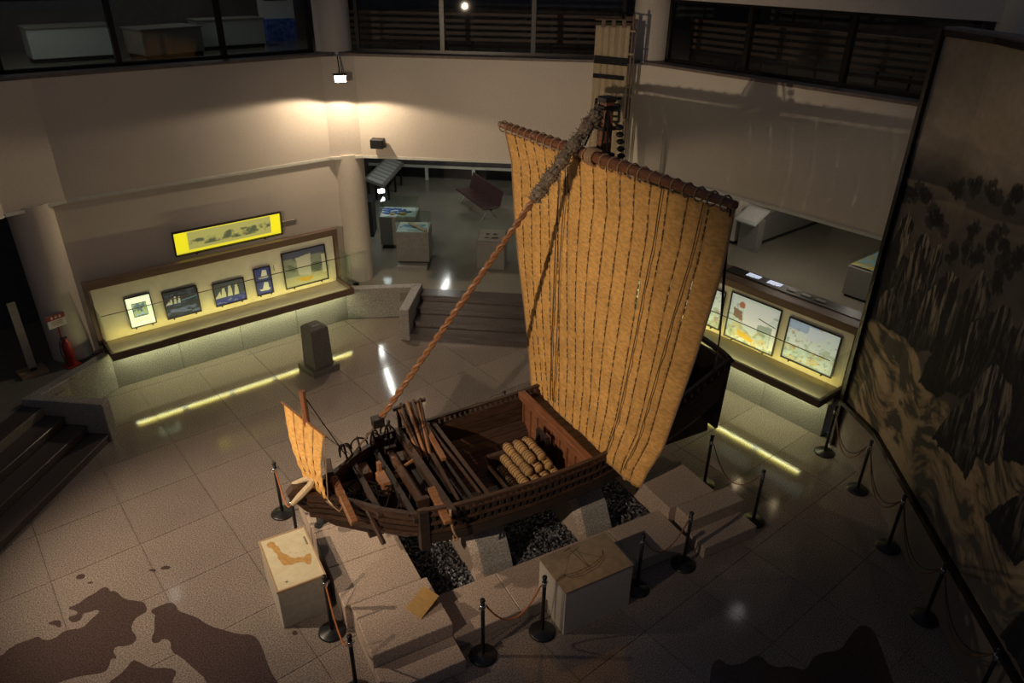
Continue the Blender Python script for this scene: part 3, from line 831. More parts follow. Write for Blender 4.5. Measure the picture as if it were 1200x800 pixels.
    def rock(P, light, lean=0.0, seed=0, foot=0.22):
        nonlocal c
        P = [(a, b) for a, b in P]; zs_ = [p[1] for p in P]; zb, zt = min(zs_), max(zs_)
        m = in_poly(SX, ZX, P)
        if not m.any(): return
        t = np.clip((Z-zb)/(zt-zb), 0, 1)
        xs_ = S-lean*(Z-zb)
        st = NZ.fbm(xs_*15+seed*3+1.2*NZ2.fbm(S*4, Z*3+seed, 3), Z*1.9+seed*5, 4)
        ridge = 1-np.abs(2*NZ2.fbm(xs_*11+seed, Z*2.2+seed*2+0.6*n2, 3)-1)*3.2
        L_ = sstep(0.47, 0.60, st)*sstep(0.05, 0.85, t+0.5*(n2-0.5)+0.15)*light
        L_ = np.clip(L_*(1-0.85*np.clip(ridge, 0, 1)), 0, 1)
        col = (ink*(0.7+0.9*fine)[..., None])
        col = col*(1-L_[..., None])+np.array((0.33, 0.275, 0.20))*L_[..., None]
        c = np.where(m[..., None], col, c)
    rock(tr2([(255, 75), (290, -10), (480, -20), (475, 40), (430, 90), (385, 125), (345, 105), (312, 132), (285, 98)]), 0.25, 0, 1)
    rock(tr1([(95, 592), (130, 470), (165, 380), (260, 420), (330, 480), (450, 560), (590, 640), (720, 700), (720, 900), (300, 800), (262, 790), (300, 700), (215, 655), (160, 628), (128, 600)]), 0.18, 0, 2)
    rock(tr2([(545, 80), (600, 10), (900, -60), (900, 330), (600, 335), (520, 322), (528, 220)]), 0.15, 0, 3)
    rock(tr1([(150, 485), (122, 470), (165, 380), (205, 290), (230, 262), (244, 300), (225, 360), (195, 425), (165, 475)]), 1.0, -0.12, 4)
    rock(tr1([(165, 605), (190, 500), (235, 380), (262, 335), (288, 328), (293, 380), (275, 450), (245, 535), (212, 595)]), 0.95, -0.12, 5)
    rock(tr1([(240, 560), (285, 430), (310, 370), (336, 350), (332, 410), (310, 470), (272, 565)]), 0.8, -0.10, 6)
    rock(tr1([(95, 592), (110, 555), (150, 510), (186, 497), (181, 540), (165, 622), (130, 602)]), 0.8, -0.10, 7)
    rock(tr1([(213, 655), (240, 590), (290, 510), (340, 455), (362, 441), (386, 480), (380, 550), (350, 640), (300, 692), (250, 702)]), 0.95, -0.14, 8)
    rock(tr1([(370, 622), (395, 520), (440, 455), (463, 443), (486, 520), (475, 580), (430, 600), (385, 642)]), 0.75, -0.12, 9)
    rock(tr1([(470, 685), (485, 590), (515, 554), (547, 570), (562, 640), (520, 705)]), 0.7, -0.08, 10)
    rock(tr1([(328, 765), (370, 680), (420, 610), (443, 601), (442, 660), (420, 740), (350, 805)]), 0.85, -0.14, 11)
    rock(tr1([(500, 765), (540, 670), (592, 598), (660, 620), (700, 760), (560, 805)]), 0.7, -0.10, 12)
    rock(tr2([(495, 6), (525, 40), (546, 90), (553, 130), (530, 220), (510, 300), (480, 337), (440, 310), (405, 382), (385, 340), (350, 300), (320, 270), (300, 242), (340, 190), (400, 130), (440, 80), (465, 40)]), 1.0, -0.20, 13)
    rock(tr2([(463, 492), (500, 470), (560, 430), (680, 380), (760, 700), (600, 610), (560, 652), (508, 572)]), 0.7, -0.1, 14)
    for k_, (cs, zb, w, h) in enumerate(((4.4, 0.95, 0.5, 1.6), (4.9, 1.6, 0.4, 2.2))):
        rock([(cs-w, zb), (cs-0.4*w, zb+h*0.7), (cs, zb+h), (cs+0.5*w, zb+h*0.6), (cs+w, zb)], 0.8, 0, 20+k_)
    c *= (0.88+0.24*fine)[..., None]
    return c
mural = thing('mural', 'tall curved ink-wash mural of sea cliffs and waves along the right wall', 'mural', (float(mB_.x), float(mB_.y), 0))
ox, oy = float(mB_.x), float(mB_.y)
painted_grid('painted_surface', np.stack([PX-ox, PY-oy, Z], -1)[:, ::-1], paint_mural(S, Z)[:, ::-1], M['mural'], mural)
def mural_strip(off0, off1, z0, z1, name, mat, s0=-L0, s1=SMAX, parent=mural):
    pts = [s0]+([0.0] if s0 < 0 < s1 else [])+[s1]
    mb = MB(); nrm = [Vector((-0.8621, 0.5070)), (Vector((-0.8621, 0.5070))+Vector((-0.70711, 0.70711))).normalized(), Vector((-0.70711, 0.70711))]
    if s0 >= 0: nrm = [nrm[2], nrm[2]]
    if s1 <= 0: nrm = [nrm[0], nrm[0]]
    P = [mpath(s) for s in pts]
    for i in range(len(pts)-1):
        a0, a1 = P[i]+nrm[i]*off0, P[i+1]+nrm[i+1]*off0; b0, b1 = P[i]+nrm[i]*off1, P[i+1]+nrm[i+1]*off1
        mb.prism([(a0.x-ox, a0.y-oy), (a1.x-ox, a1.y-oy), (b1.x-ox, b1.y-oy), (b0.x-ox, b0.y-oy)], z0, z1)
    return mb.build(name, M[mat], parent)
mural_strip(-0.01, 0.07, 0.83, 0.91, 'bottom_rail', 'rail')
mural_strip(-0.01, 0.05, 6.59, 6.66, 'top_rail', 'rail')
mural_strip(-0.02, 0.07, 0.0, 6.66, 'side_post', 'rail', -L0-0.02, -L0+0.06)
mw = mural_strip(-0.25, -0.006, 0.0, 6.7, 'wall_mural', 'muralbase', parent=None)
mw.location = (ox, oy, 0); tag(mw, 'grey-brown wall carrying the mural', None, kind='structure')

# ------------------------------------------------------------------ floodlights on the balcony corners
def floodlight(k1, k2, label, watts, aim, off=0.30, z=5.18, spot=2.6, blend=0.45, shift=0.0):
    h = AF*T22; c1, c2 = cut(k1, k2)
    p = Vector(sp(k1, h-c1, AF)[:2]); q = Vector(sp(k2, -h+c2, AF)[:2])
    m = (p+q)/2; n = (Vector((CX, CY))-m).normalized(); m = m+(q-p).normalized()*shift; pos = m+n*off
    rz = math.atan2(n.y, n.x)
    t = thing('floodlight', label, 'floodlight', (pos.x, pos.y, z), rz)
    hd = MB(); hd.box(-0.07, 0.06, -0.13, 0.13, -0.07, 0.09); hd.build('housing', M['black'], t, bevel=0.01)
    MB().box(0.061, 0.066, -0.11, 0.11, -0.055, 0.07).build('lens', M['lampglow'], t)
    MB().beam((-0.02, -0.145, 0.10), (-0.02, 0.145, 0.10), 0.03, 0.012).build('yoke', M['black'], t)
    MB().tube([(-0.02, 0, 0.10), (-0.10, 0, 0.28), (-0.20, 0, 0.42)], 0.012, 6).build('arm', M['black'], t)
    MB().tube([(-0.07, 0.05, 0.02), (-0.22, 0.06, 0.10), (-0.27, 0.05, 0.39)], 0.007, 5).build('cable', M['blackmat'], t)
    l = bpy.data.lights.new('flood_beam', 'SPOT'); l.energy = watts; l.color = WARM; l.spot_size = spot; l.spot_blend = blend; l.shadow_soft_size = 0.05
    o = new_obj('flood_beam', l)
    src = Vector((pos.x+n.x*0.09, pos.y+n.y*0.09, z))
    o.location = src
    o.rotation_euler = (Vector(aim)-src).to_track_quat('-Z', 'Y').to_euler()
    return t
floodlight('left', 'back', 'lit floodlight on the balcony corner above the round column', FLOOD_W*0.34, (5.5, 11.2, 0.0), spot=2.62, blend=0.12)
floodlight('near_left', 'steps', 'floodlight on the balcony corner left of the picture, aimed at the bow', FLOOD_W*2.35, (1.25, 8.65, 0.8), z=5.35, spot=0.98, blend=1.0)
floodlight('camera', 'near_left', 'floodlight on the balcony corner by the camera, aimed at the sail', FLOOD_W*2.15, (3.9, 7.5, 3.2), z=5.60, spot=1.15, blend=0.9)

# fluorescent fittings
def ceiling_light(k, s, a, z, label, watts=40, length=1.2, along=False, color=(0.92, 0.95, 0.86), turn=0.0):
    p = sp(k, s, a, z)
    t = thing('ceiling_light', label, 'ceiling light', p, side_rot(k)+(PI/2 if along else 0)+turn)
    MB().box(-length/2, length/2, -0.07, 0.07, -0.05, 0).build('housing', M['white'], t)
    MB().tube([(-length/2+0.03, 0, -0.07), (length/2-0.03, 0, -0.07)], 0.016, 8).build('tube', M['tube_white'], t)
    area('tube_light', (p[0], p[1], z-0.10), (0, 0, side_rot(k)+(PI/2 if along else 0)+turn), length, 0.06, watts, color)
    return t
ceiling_light('back', -3.10, 9.47, ZF, 'fluorescent light on the back gallery ceiling, behind the round column', 16, 1.45, True, turn=math.radians(24))
ceiling_light('back', -3.77, 11.1, ZF, 'short fluorescent light on the back gallery ceiling over the cabinet', 7, 0.6, True, turn=math.radians(20))
ceiling_light('back', 1.6, 11.5, ZF, 'fluorescent light on the back gallery ceiling over the bench', 18, along=True)
ceiling_light('back', -2.2, 13.5, ZF, 'fluorescent light on the back gallery ceiling over the long desk', 14, along=True)
ceiling_light('right', 1.35, 9.18, ZF, 'short fluorescent light on the right gallery ceiling near the mural', 4, 0.35, True, color=(1.0, 0.86, 0.68))
ceiling_light('right', -1.0, 11.0, ZF, 'fluorescent light on the right gallery ceiling over the info stand', 34, along=True, color=(1.0, 0.86, 0.68))
ceiling_light('left', -2.16, 8.40, 8.3, 'fluorescent light in the upper gallery, nearest the left windows', 8, 0.6, True)
ceiling_light('left', -2.15, 9.58, 8.3, 'short fluorescent light in the upper gallery behind the first', 5, 0.3, True)
ceiling_light('left', -3.30, 8.60, 8.3, 'fluorescent light in the upper gallery above the column end of the left windows', 6, 0.5, True)
ceiling_light('left', 1.6, 10.4, 8.3, 'fluorescent light in the upper gallery over the pale counter', 8, along=True)
ceiling_light('right', 0.3, 10.0, 8.3, 'fluorescent light in the upper gallery behind the right windows', 4, along=True, color=(1.0, 0.85, 0.7))
ceiling_light('back', 0.0, 10.0, 8.3, 'fluorescent light in the upper gallery behind the middle windows', 3, along=True, color=(1.0, 0.85, 0.7))
def downlight(k, s, a, z, label):
    p = sp(k, s, a, z)
    t = thing('downlight', label, 'downlight', p, 0, 'gallery downlights')
    MB().lathe([(0.07, -0.02), (0.085, -0.02), (0.085, 0.0), (0.07, 0.0)], 16).build('ring', M['chrome'], t)
    MB().blob((0, 0, -0.03), 0.05, 0.05, 0.04, 10, 6).build('bulb', M['bulb'], t, smooth=True)
for k, s, a, lab in (('right', 1.05, 8.61, 'warm ceiling downlight over the right gallery, nearest the mural'), ('right', 0.04, 8.72, 'warm ceiling downlight over the right gallery, farther of the close pair'),
                     ('right', 0.09, 8.50, 'warm ceiling downlight over the right gallery, nearer of the close pair'), ('back', -1.97, 8.54, 'warm ceiling downlight at the top of the back steps')):
    downlight(k, s, a, ZF, lab)

# speaker on the back balcony wall
p = sp('back', -2.30, AF-0.16, 3.76)
t = thing('wall_speaker', 'small dark loudspeaker on the back balcony wall above the column', 'speaker', p, side_rot('back'))
MB().box(-0.14, 0.14, -0.10, 0.12, 0, 0.19).build('cabinet', M['blackmat'], t, bevel=0.01)
MB().box(-0.12, 0.12, -0.108, -0.10, 0.015, 0.175).build('grille', M['black'], t)
MB().box(-0.03, 0.03, 0.12, 0.165, 0.05, 0.14).build('bracket', M['black'], t)

# ------------------------------------------------------------------ banner on the back-right corner
bp = Vector((10.93, 10.02)); bdir = Vector((0.7071, -0.7071))
t = thing('banner', 'tall pale cloth banner with two black bands and a black character, by the corner column', 'banner', (bp.x, bp.y, 0), -PI/4)
bw = 0.64; bl = -0.60
nz_, nx_ = 60, 16
vs = []; fs = []
for j in range(nz_+1):
    for i in range(nx_+1):
        x = bl + bw*i/nx_; z = 2.2+4.10*j/nz_
        vs.append((x, 0.018*math.sin(i*1.9)+0.012*math.sin(j*0.5+i*0.3), z))
for j in range(nz_):
    for i in range(nx_):
        a = j*(nx_+1)+i; fs.append((a, a+1, a+nx_+2, a+nx_+1))
cloth = MB(); cloth.add(vs, fs); co = cloth.build('cloth', M['banner'], t, smooth=True)
co.modifiers.new('thickness', 'SOLIDIFY').thickness = 0.006
def bstrip(pts, name='printed_band'):
    mb = MB(); n = len(pts)
    mb.add([(x, -0.040, z) for x, z in pts]+[(x, -0.034, z) for x, z in pts], [tuple(range(n)), tuple(range(n, 2*n))[::-1]]+[(i, (i+1) % n, n+(i+1) % n, n+i) for i in range(n)])
    return mb.build(name, M['bannerink'], t)
bstrip([(bl, 5.78), (bl+bw, 5.74), (bl+bw, 5.60), (bl, 5.64)])
bstrip([(bl, 5.46), (bl+bw*0.92, 5.42), (bl+bw*0.92, 5.34), (bl, 5.38)])
for i in range(3):
    MB().box(bl+0.10+i*0.19, bl+0.17+i*0.19, -0.02, 0.02, 6.27, 6.40).build('hanging_loop', M['slat'], t)
MB().tube([(bl-0.02, 0, 6.40), (0.14, 0, 6.40)], 0.014, 8).build('crossbar', M['slat'], t)
MB().tube([(0.09, 0, 0.6), (0.09, 0, 6.48)], 0.022, 8).build('pole', M['slat'], t)
MB().tube([(0.15, 0.05, 3.0), (0.15, 0.05, 6.42)], 0.012, 6).build('halyard', M['hempgrey'], t)
for z in (3.4, 4.0, 4.6, 5.2, 5.8, 6.2):
    MB().box(0.045, 0.135, -0.04, 0.03, z, z+0.03).build('pole_loop', M['banner'], t)
def stroke(x0, z0, x1, z1, w=0.05):
    dx, dz = x1-x0, z1-z0; l = math.hypot(dx, dz); nx, nz2 = -dz/l*w/2, dx/l*w/2
    return [(x0+nx, z0+nz2), (x1+nx, z1+nz2), (x1-nx, z1-nz2), (x0-nx, z0-nz2)]
kx, kz = bl+0.06, 4.42                      # the character, 0.52 wide and 0.62 high
for st in ((0.03, 0.58, 0.00, 0.05), (0.11, 0.55, 0.11, 0.12), (0.19, 0.60, 0.19, 0.02), (0.25, 0.57, 0.52, 0.59), (0.38, 0.57, 0.34, 0.48), (0.28, 0.48, 0.28, 0.14), (0.49, 0.48, 0.49, 0.14),
           (0.28, 0.475, 0.49, 0.475), (0.28, 0.36, 0.49, 0.36), (0.28, 0.25, 0.49, 0.25), (0.28, 0.145, 0.49, 0.145), (0.34, 0.13, 0.24, 0.0), (0.43, 0.13, 0.54, -0.01)):
    bstrip(stroke(kx+st[0], kz+st[1], kx+st[2], kz+st[3], 0.042), 'character_stroke')

# ------------------------------------------------------------------ left side furniture
p = (1.10, 14.22, ZG)
t = thing('fire_extinguisher', 'red fire extinguisher on a stand with a red and white sign, by the left column', 'extinguisher', p, 0.3)
MB().lathe([(0.0, 0.02), (0.075, 0.02), (0.08, 0.06), (0.08, 0.42), (0.06, 0.49), (0.03, 0.52), (0.03, 0.56), (0.0, 0.56)], 18).build('cylinder', M['red'], t, smooth=True)
MB().tube([(0.02, 0, 0.56), (-0.10, -0.03, 0.55), (-0.14, -0.05, 0.35), (-0.11, -0.06, 0.12)], 0.012, 6).build('hose', M['blackmat'], t, smooth=True)
MB().box(-0.07, 0.05, -0.015, 0.015, 0.56, 0.585).build('handle', M['black'], t)
MB().box(-0.13, 0.13, -0.12, 0.12, 0, 0.02).build('base_plate', M['red'], t)
MB().tube([(0.0, 0.10, 0.02), (0.0, 0.10, 0.88)], 0.012, 6).build('sign_post', M['red'], t)
sg = MB().box(-0.16, 0.16, 0.075, 0.09, 0.78, 1.02).build('sign_plate', M['white'], t)
MB().box(-0.16, 0.16, 0.072, 0.0749, 0.93, 1.02).build('red_band', M['red'], sg)
for i in range(3): MB().box(-0.09+i*0.07, -0.05+i*0.07, 0.070, 0.0719, 0.955, 0.995).build('sign_character', M['white'], sg)
for i in range(3): MB().box(-0.10, 0.10, 0.0725, 0.0749, 0.83+0.03*i, 0.838+0.03*i).build('text_line', M['red'], sg)
t = thing('standing_sign', 'thin pale standing notice board on a wooden foot in the dim left gallery', 'sign', (0.50, 14.35, ZG), 0.15)
MB().box(-0.065, 0.065, -0.02, 0.02, 0.10, 1.40).build('board', M['podium'], t)
MB().box(-0.24, 0.20, -0.18, 0.18, 0, 0.06).build('foot', M['podiumedge'], t)
MB().box(-0.05, 0.05, -0.05, 0.05, 0.06, 0.11).build('socket', M['black'], t)
for i in range(9):
    p0 = sp('steps', -4, 13.40); 
    MB().box(-6, 6, 13.36, 13.50, ZG+0.10+i*0.32, ZG+0.34+i*0.32).build('board', M['slat'], wl, (CX, CY, 0), side_rot('steps'))

# granite bollard
t = thing('stone_bollard', 'square dark stone bollard on a low square base, near the left case', 'bollard', (5.06, 12.28, 0), math.radians(6))
MB().box(-0.30, 0.30, -0.30, 0.30, 0, 0.13).build('base', M['stonebollard'], t, bevel=0.012)
mb = MB(); vs = []
for z, r in ((0.13, 0.215), (0.96, 0.195), (1.03, 0.10)):
    vs += [(-r, -r, z), (r, -r, z), (r, r, z), (-r, r, z)]
mb.add(vs, [(0,1,5,4),(1,2,6,5),(2,3,7,6),(3,0,4,7),(4,5,9,8),(5,6,10,9),(6,7,11,10),(7,4,8,11),(8,9,10,11),(3,2,1,0)])
mb.build('shaft', M['stonebollard'], t, bevel=0.01)

# ------------------------------------------------------------------ back gallery furniture
GR = side_rot('back')
def glass_table(p, rz, w, d, h, label, top, rail=0.30):
    t = thing('glass_case', label, 'glass case', (p[0], p[1], ZG), rz)
    MB().box(-w/2, w/2, -d/2, d/2, 0.10, h).build('cabinet', M['greybox'], t, bevel=0.01)
    MB().box(-w/2+0.04, w/2-0.04, -d/2+0.04, d/2-0.04, 0, 0.10).build('plinth', M['black'], t)
    MB().box(-w/2+0.02, w/2-0.02, -d/2+0.02, d/2-0.02, h, h+0.012).build('display_bed', M['whitebox'], t)
    for x, y, sx, sy in ((0, -d/2+0.006, w, 0.008), (0, d/2-0.006, w, 0.008), (-w/2+0.006, 0, 0.008, d-0.03), (w/2-0.006, 0, 0.008, d-0.03)):
        MB().box(x-sx/2, x+sx/2, y-sy/2, y+sy/2, h, h+rail).build('glass_side', M['glass'], t)
    MB().box(-w/2, w/2, -d/2, d/2, h+rail, h+rail+0.008).build('glass_top', M['glass'], t)
    return t
g1 = glass_table((9.32, 16.02), GR+0.10, 0.95, 0.80, 0.86, 'glass case with a blue cloth exhibit, behind the column', 'blue')
g2 = glass_table((8.98, 14.80), GR+0.10, 0.80, 0.75, 0.86, 'glass case with a blue chart, nearest the back steps', 'chart')
mb = MB()
for i in range(12):
    x = random.uniform(-0.38, 0.36); y = random.uniform(-0.15, 0.28)
    mb.beam((x-0.09, y, 0.885), (x+0.09, y+random.uniform(-0.1, 0.1), 0.90), 0.05, 0.02)
mb.build('blue_exhibit', M['blue'], g1)
MB().blob((0.12, -0.22, 0.90), 0.10, 0.06, 0.03).build('red_exhibit', M['mapbrown'], g1)
MB().blob((-0.15, -0.25, 0.90), 0.07, 0.05, 0.03).build('red_exhibit', M['mapbrown'], g1)
U, V = np.meshgrid(np.linspace(0, 1, 30), np.linspace(0, 1, 24))
n = NZ.fbm(U*5, V*5); cc = np.ones(U.shape+(3,))*np.array((0.45, 0.55, 0.58)); cc = mixc(cc, (0.10, 0.25, 0.40), sstep(0.42, 0.55, n)); cc = put(cc, V > 0.85, (0.6, 0.55, 0.42))
painted_grid('chart', np.stack([-0.34+U*0.68, -0.28+V*0.55, 0.875+0*U], -1), cc, M['painting'], g2)
MB().beam((-0.12, 0.15, 0.93), (0.34, -0.34, 0.90), 0.10, 0.02).build('wooden_oar', M['podiumedge'], g2)
MB().box(-0.36, 0.36, -0.70, -0.42, 0, 0.10).build('step_box', M['greybox'], g2)
t = thing('display_lamp', 'small desk lamp with a lit white head behind the glass cases', 'lamp', (9.18, 16.72, ZG), 0)
MB().lathe([(0.10, 0), (0.10, 0.02), (0.02, 0.03), (0.012, 0.05), (0.012, 1.25)], 12).build('stand', M['black'], t)
MB().box(-0.05, 0.10, -0.05, 0.05, 1.24, 1.32).build('head', M['tube_white'], t)
# dark cabinet behind the column
t = thing('cabinet', 'low dark cabinet half hidden by the round column', 'cabinet', (8.75, 17.5, ZG), GR+0.15)
MB().box(-0.55, 0.55, -0.35, 0.35, 0, 0.95).build('body', M['blackmat'], t, bevel=0.01)
MB().box(-0.56, 0.56, -0.36, 0.36, 0.95, 0.98).build('top', M['black'], t)
MB().blob((0.1, 0.05, 1.10), 0.22, 0.16, 0.14).build('covered_model', M['blackmat'], t, smooth=True)
# long sloped desk
dA, dB = Vector((10.28, 19.0)), Vector((12.15, 20.9)); dd = (dB-dA).normalized(); ln = (dB-dA).length
t = thing('long_desk', 'long sloped display desk of white panels at the back left of the gallery', 'desk', (dA.x, dA.y, ZG), math.atan2(dd.y, dd.x))
MB().profile([(-0.25, 0.72), (0.30, 0.92), (0.30, 0.84), (-0.25, 0.64)], 0, ln).build('desk_top', M['greybox'], t)
npan = 8
for i in range(npan):
    a = ln*i/npan
    MB().profile([(-0.19, 0.752), (0.24, 0.908), (0.24, 0.900), (-0.19, 0.744)], a+0.04, a+ln/npan-0.04).build('white_panel', M['whitebox'], t)
for a in (0.1, ln/3, 2*ln/3, ln-0.1):
    MB().box(a-0.03, a+0.03, -0.18, -0.12, 0, 0.66).build('leg', M['black'], t)
    MB().box(a-0.03, a+0.03, 0.20, 0.26, 0, 0.84).build('leg', M['black'], t)
# bench
t = thing('bench', 'maroon four-seat bench on chrome legs in the back gallery', 'bench', (12.75, 16.95, ZG), math.radians(76))
for i in range(4):
    x = -1.10+i*0.55
    MB().box(x+0.01, x+0.54, -0.02, 0.46, 0.38, 0.43).build('seat', M['vinyl'], t, bevel=0.012)
    MB().profile([(0.0, 0.43), (-0.05, 0.43), (-0.17, 0.86), (-0.12, 0.87)], x+0.005, x+0.545).build('backrest', M['vinyl'], t)
MB().beam((-1.05, 0.20, 0.355), (1.05, 0.20, 0.355), 0.06, 0.05).build('rail', M['black'], t)
for x in (-0.85, 0.85):
    MB().tube([(x, 0.20, 0.34), (x, 0.42, 0.02)], 0.016, 6).build('leg', M['chrome'], t)
    MB().tube([(x, 0.20, 0.34), (x, -0.06, 0.02)], 0.016, 6).build('leg', M['chrome'], t)
# info block
t = thing('info_block', 'square stone-coloured information block at the top of the back steps', 'info block', (10.32, 13.38, ZG), GR)
MB().profile([(-0.30, 0), (0.30, 0), (0.30, 0.82), (-0.30, 0.70)], -0.34, 0.34).build('body', M['greybox'], t, bevel=0.01)
MB().profile([(-0.26, 0.712), (0.27, 0.818), (0.27, 0.826), (-0.26, 0.72)], -0.31, 0.31).build('plate', M['podium'], t)
for x, y in ((-0.10, 0.05), (0.08, 0.05), (-0.10, -0.12), (0.06, -0.12), (0.14, -0.10)):
    MB().box(x-0.05, x+0.03, y-0.03, y+0.03, 0.77+y*0.2+0.006, 0.775+y*0.2+0.006).build('printed_figure', M['ink'], t)
# skirting and low barrier at the back wall
t = thing('low_barrier', 'pale low barrier rail along the far back wall', 'barrier', sp('back', 0, 16.0, ZG), GR)
MB().box(-5.2, 5.2, -0.03, 0.03, 0.42, 0.50).build('rail', M['plaster_trim'], t)
for x in (-4.8, -3.2, -1.6, -0.05, 0.32, 1.9, 3.5, 5.0):
    MB().box(x-0.05, x+0.05, -0.05, 0.05, 0, 0.50).build('post', M['plaster_trim'], t)
MB().box(-5.2, 5.2, 0.30, 0.34, 0, 0.35).build('dark_skirting', M['black'], t)
tag(MB().box(-6.0, 6.0, 16.55, 16.599, ZG, ZG+0.75).build('baseboard_back', M['darkwall'], None, (CX, CY, 0), GR), 'dark dado along the back wall', None, kind='structure')

# ------------------------------------------------------------------ right gallery furniture
t = thing('info_stand', 'grey lectern with a tilted white information panel in the right gallery', 'info stand', (16.45, 10.15, ZG), -PI/2-0.1)
MB().box(-0.30, 0.30, -0.12, 0.12, 0, 0.86).build('body', M['greybox'], t, bevel=0.01)
MB().profile([(-0.34, 0.80), (0.16, 1.10), (0.16, 1.06), (-0.34, 0.76)], -0.34, 0.34).build('panel', M['whitebox'], t)
MB().profile([(-0.28, 0.840), (0.10, 1.068), (0.10, 1.073), (-0.28, 0.845)], -0.27, 0.27).build('print', M['white'], t)
t = thing('low_partition', 'long low grey partition running back from the info stand', 'partition', (18.5, 10.25, ZG), 0.0)
MB().box(-1.75, 3.0, -0.10, 0.10, 0.08, 0.85).build('panel', M['greybox'], t)
MB().box(-1.75, 3.0, -0.11, 0.11, 0, 0.08).build('skirting', M['black'], t)
MB().box(-1.77, 3.02, -0.13, 0.13, 0.85, 0.89).build('cap', M['podium'], t)
t = thing('wall_pier', 'cream wall pier with a dark skirting in the right gallery', 'pier', (16.9, 11.35, ZG), 0)
MB().box(-0.5, 2.2, -0.75, 0.75, 0.08, ZF-ZG).build('body', M['plaster'], t)
MB().box(-0.51, 2.21, -0.76, 0.76, 0, 0.08).build('skirting', M['black'], t)
t = thing('relief_table', 'dark box table with a blue and ochre relief map in the right gallery', 'table', (16.35, 6.55, ZG), 0)
MB().box(-0.75, 0.75, -0.60, 0.50, 0.06, 0.74).build('body', M['greybox'], t, bevel=0.01)
MB().box(-0.70, 0.70, -0.55, 0.45, 0, 0.06).build('plinth', M['black'], t)
U, V = np.meshgrid(np.linspace(0, 1, 40), np.linspace(0, 1, 30)); n = NZ.fbm(U*4+2, V*4)
cc = np.ones(U.shape+(3,))*np.array((0.30, 0.46, 0.55)); cc = mixc(cc, (0.52, 0.40, 0.12), sstep(0.46, 0.56, n-0.25*V+0.15))
painted_grid('relief_map', np.stack([-0.72+U*1.44, -0.57+V*1.04, 0.745+0.05*n], -1), cc, M['painting'], t)
MB().box(-0.75, 0.75, -0.60, 0.50, 0.86, 0.868).build('glass_lid', M['glass'], t)

# ------------------------------------------------------------------ upper gallery, seen through the windows
def counter(k, s, a, w, d, h, label, mat='whitebox', rz=0.0):
    t = thing('display_counter', label, 'counter', sp(k, s, a, 5.45), side_rot(k)+rz)
    MB().box(-w/2, w/2, -d/2, d/2, 0.08, h).build('body', M[mat], t, bevel=0.01)
    MB().box(-w/2+0.03, w/2-0.03, -d/2+0.03, d/2-0.03, 0, 0.08).build('plinth', M['black'], t)
    MB().box(-w/2-0.02, w/2+0.02, -d/2-0.02, d/2+0.02, h, h+0.03).build('top', M['greybox'], t)
counter('left', -1.15, 10.6, 1.5, 0.7, 0.62, 'grey counter behind the leftmost upper pane')
counter('left', 0.55, 10.2, 1.3, 0.8, 0.55, 'dark counter behind the middle upper left pane', 'greybox', 0.2)
counter('left', 2.15, 10.9, 1.5, 0.6, 0.60, 'pale counter behind the right pane of the upper left window')
counter('left', -2.9, 11.6, 0.9, 0.6, 1.1, 'tall pale cabinet behind the left end of the upper left window')
t = thing('poster_stand', 'framed poster on a white stand beside the upper left window', 'poster', sp('left', 3.75, 11.8, 5.45), side_rot('left'))
MB().box(-0.45, 0.45, 0, 0.05, 0.0, 1.7).build('board', M['white'], t)
MB().box(-0.30, 0.30, -0.012, 0.0, 0.9, 1.6).build('poster_frame', M['black'], t)
MB().box(-0.26, 0.26, -0.016, -0.012, 0.94, 1.56).build('poster_print', M['podium'], t)
MB().box(-0.38, 0.38, -0.20, 0.0, 0.0, 0.5).build('blue_shelf', M['blue'], t)
for k, lab in (('back', 'brown slatted railing behind the middle upper windows'), ('right', 'brown slatted railing behind the right upper windows')):
    t = thing('slatted_railing', lab, 'railing', sp(k, 0, 9.6, 5.45), side_rot(k))
    for i in range(5):
        MB().box(-3.6, 3.6, -0.015, 0.015, 0.10+0.13*i, 0.17+0.13*i).build('slat', M['slat'], t)
    for i in range(13):
        x = -3.6+0.6*i
        MB().box(x-0.02, x+0.02, 0.015, 0.05, 0, 0.78).build('post', M['wooddark'], t)
    MB().box(-3.65, 3.65, -0.04, 0.06, 0.76, 0.82).build('handrail', M['slat'], t)

# ------------------------------------------------------------------ ship platform: u along the ship, v away from the camera
PO = Vector((2.37, 5.30)); PR = math.radians(-11.0)
pu = Vector((math.cos(PR), math.sin(PR))); pv = Vector((-math.sin(PR), math.cos(PR)))
def pw(u, v, z=0.0):
    q = PO + pu*u + pv*v
    return (q.x, q.y, z)
plat = thing('ship_platform', 'low pink granite platform with a gravel pit under the ship', 'platform', pw(0, 0), PR)
def slab(u0, u1, v0, v1, z0, z1, name='slab', mat='granite_pink', bevel=0.008):
    return MB().box(u0, u1, v0, v1, z0, z1).build(name, M[mat], plat, bevel=bevel)
g = 0.003
# left end block: top slabs, then the step in front
for v0, v1 in ((0.0, 0.84), (0.84, 1.56), (1.56, 2.28), (2.28, 3.0), (3.0, 3.4)):
    slab(-0.08 if v0 > 0.5 else 0.0, 0.93 if v0 > 0.5 else 1.0, v0+g, v1-g, 0.0, 0.40)
slab(0.0, 0.99, -0.38, -g, 0.0, 0.20)
# right end block
for v0, v1 in ((0.43, 1.2), (1.2, 2.0), (2.0, 2.8), (2.8, 3.4)):
    slab(4.62, 5.48, v0+g, v1-g, 0.0, 0.40)
slab(4.74, 5.73, 0.08, 0.43-g, 0.0, 0.40)
slab(4.70, 5.68, -0.28, 0.08-g, 0.0, 0.20)
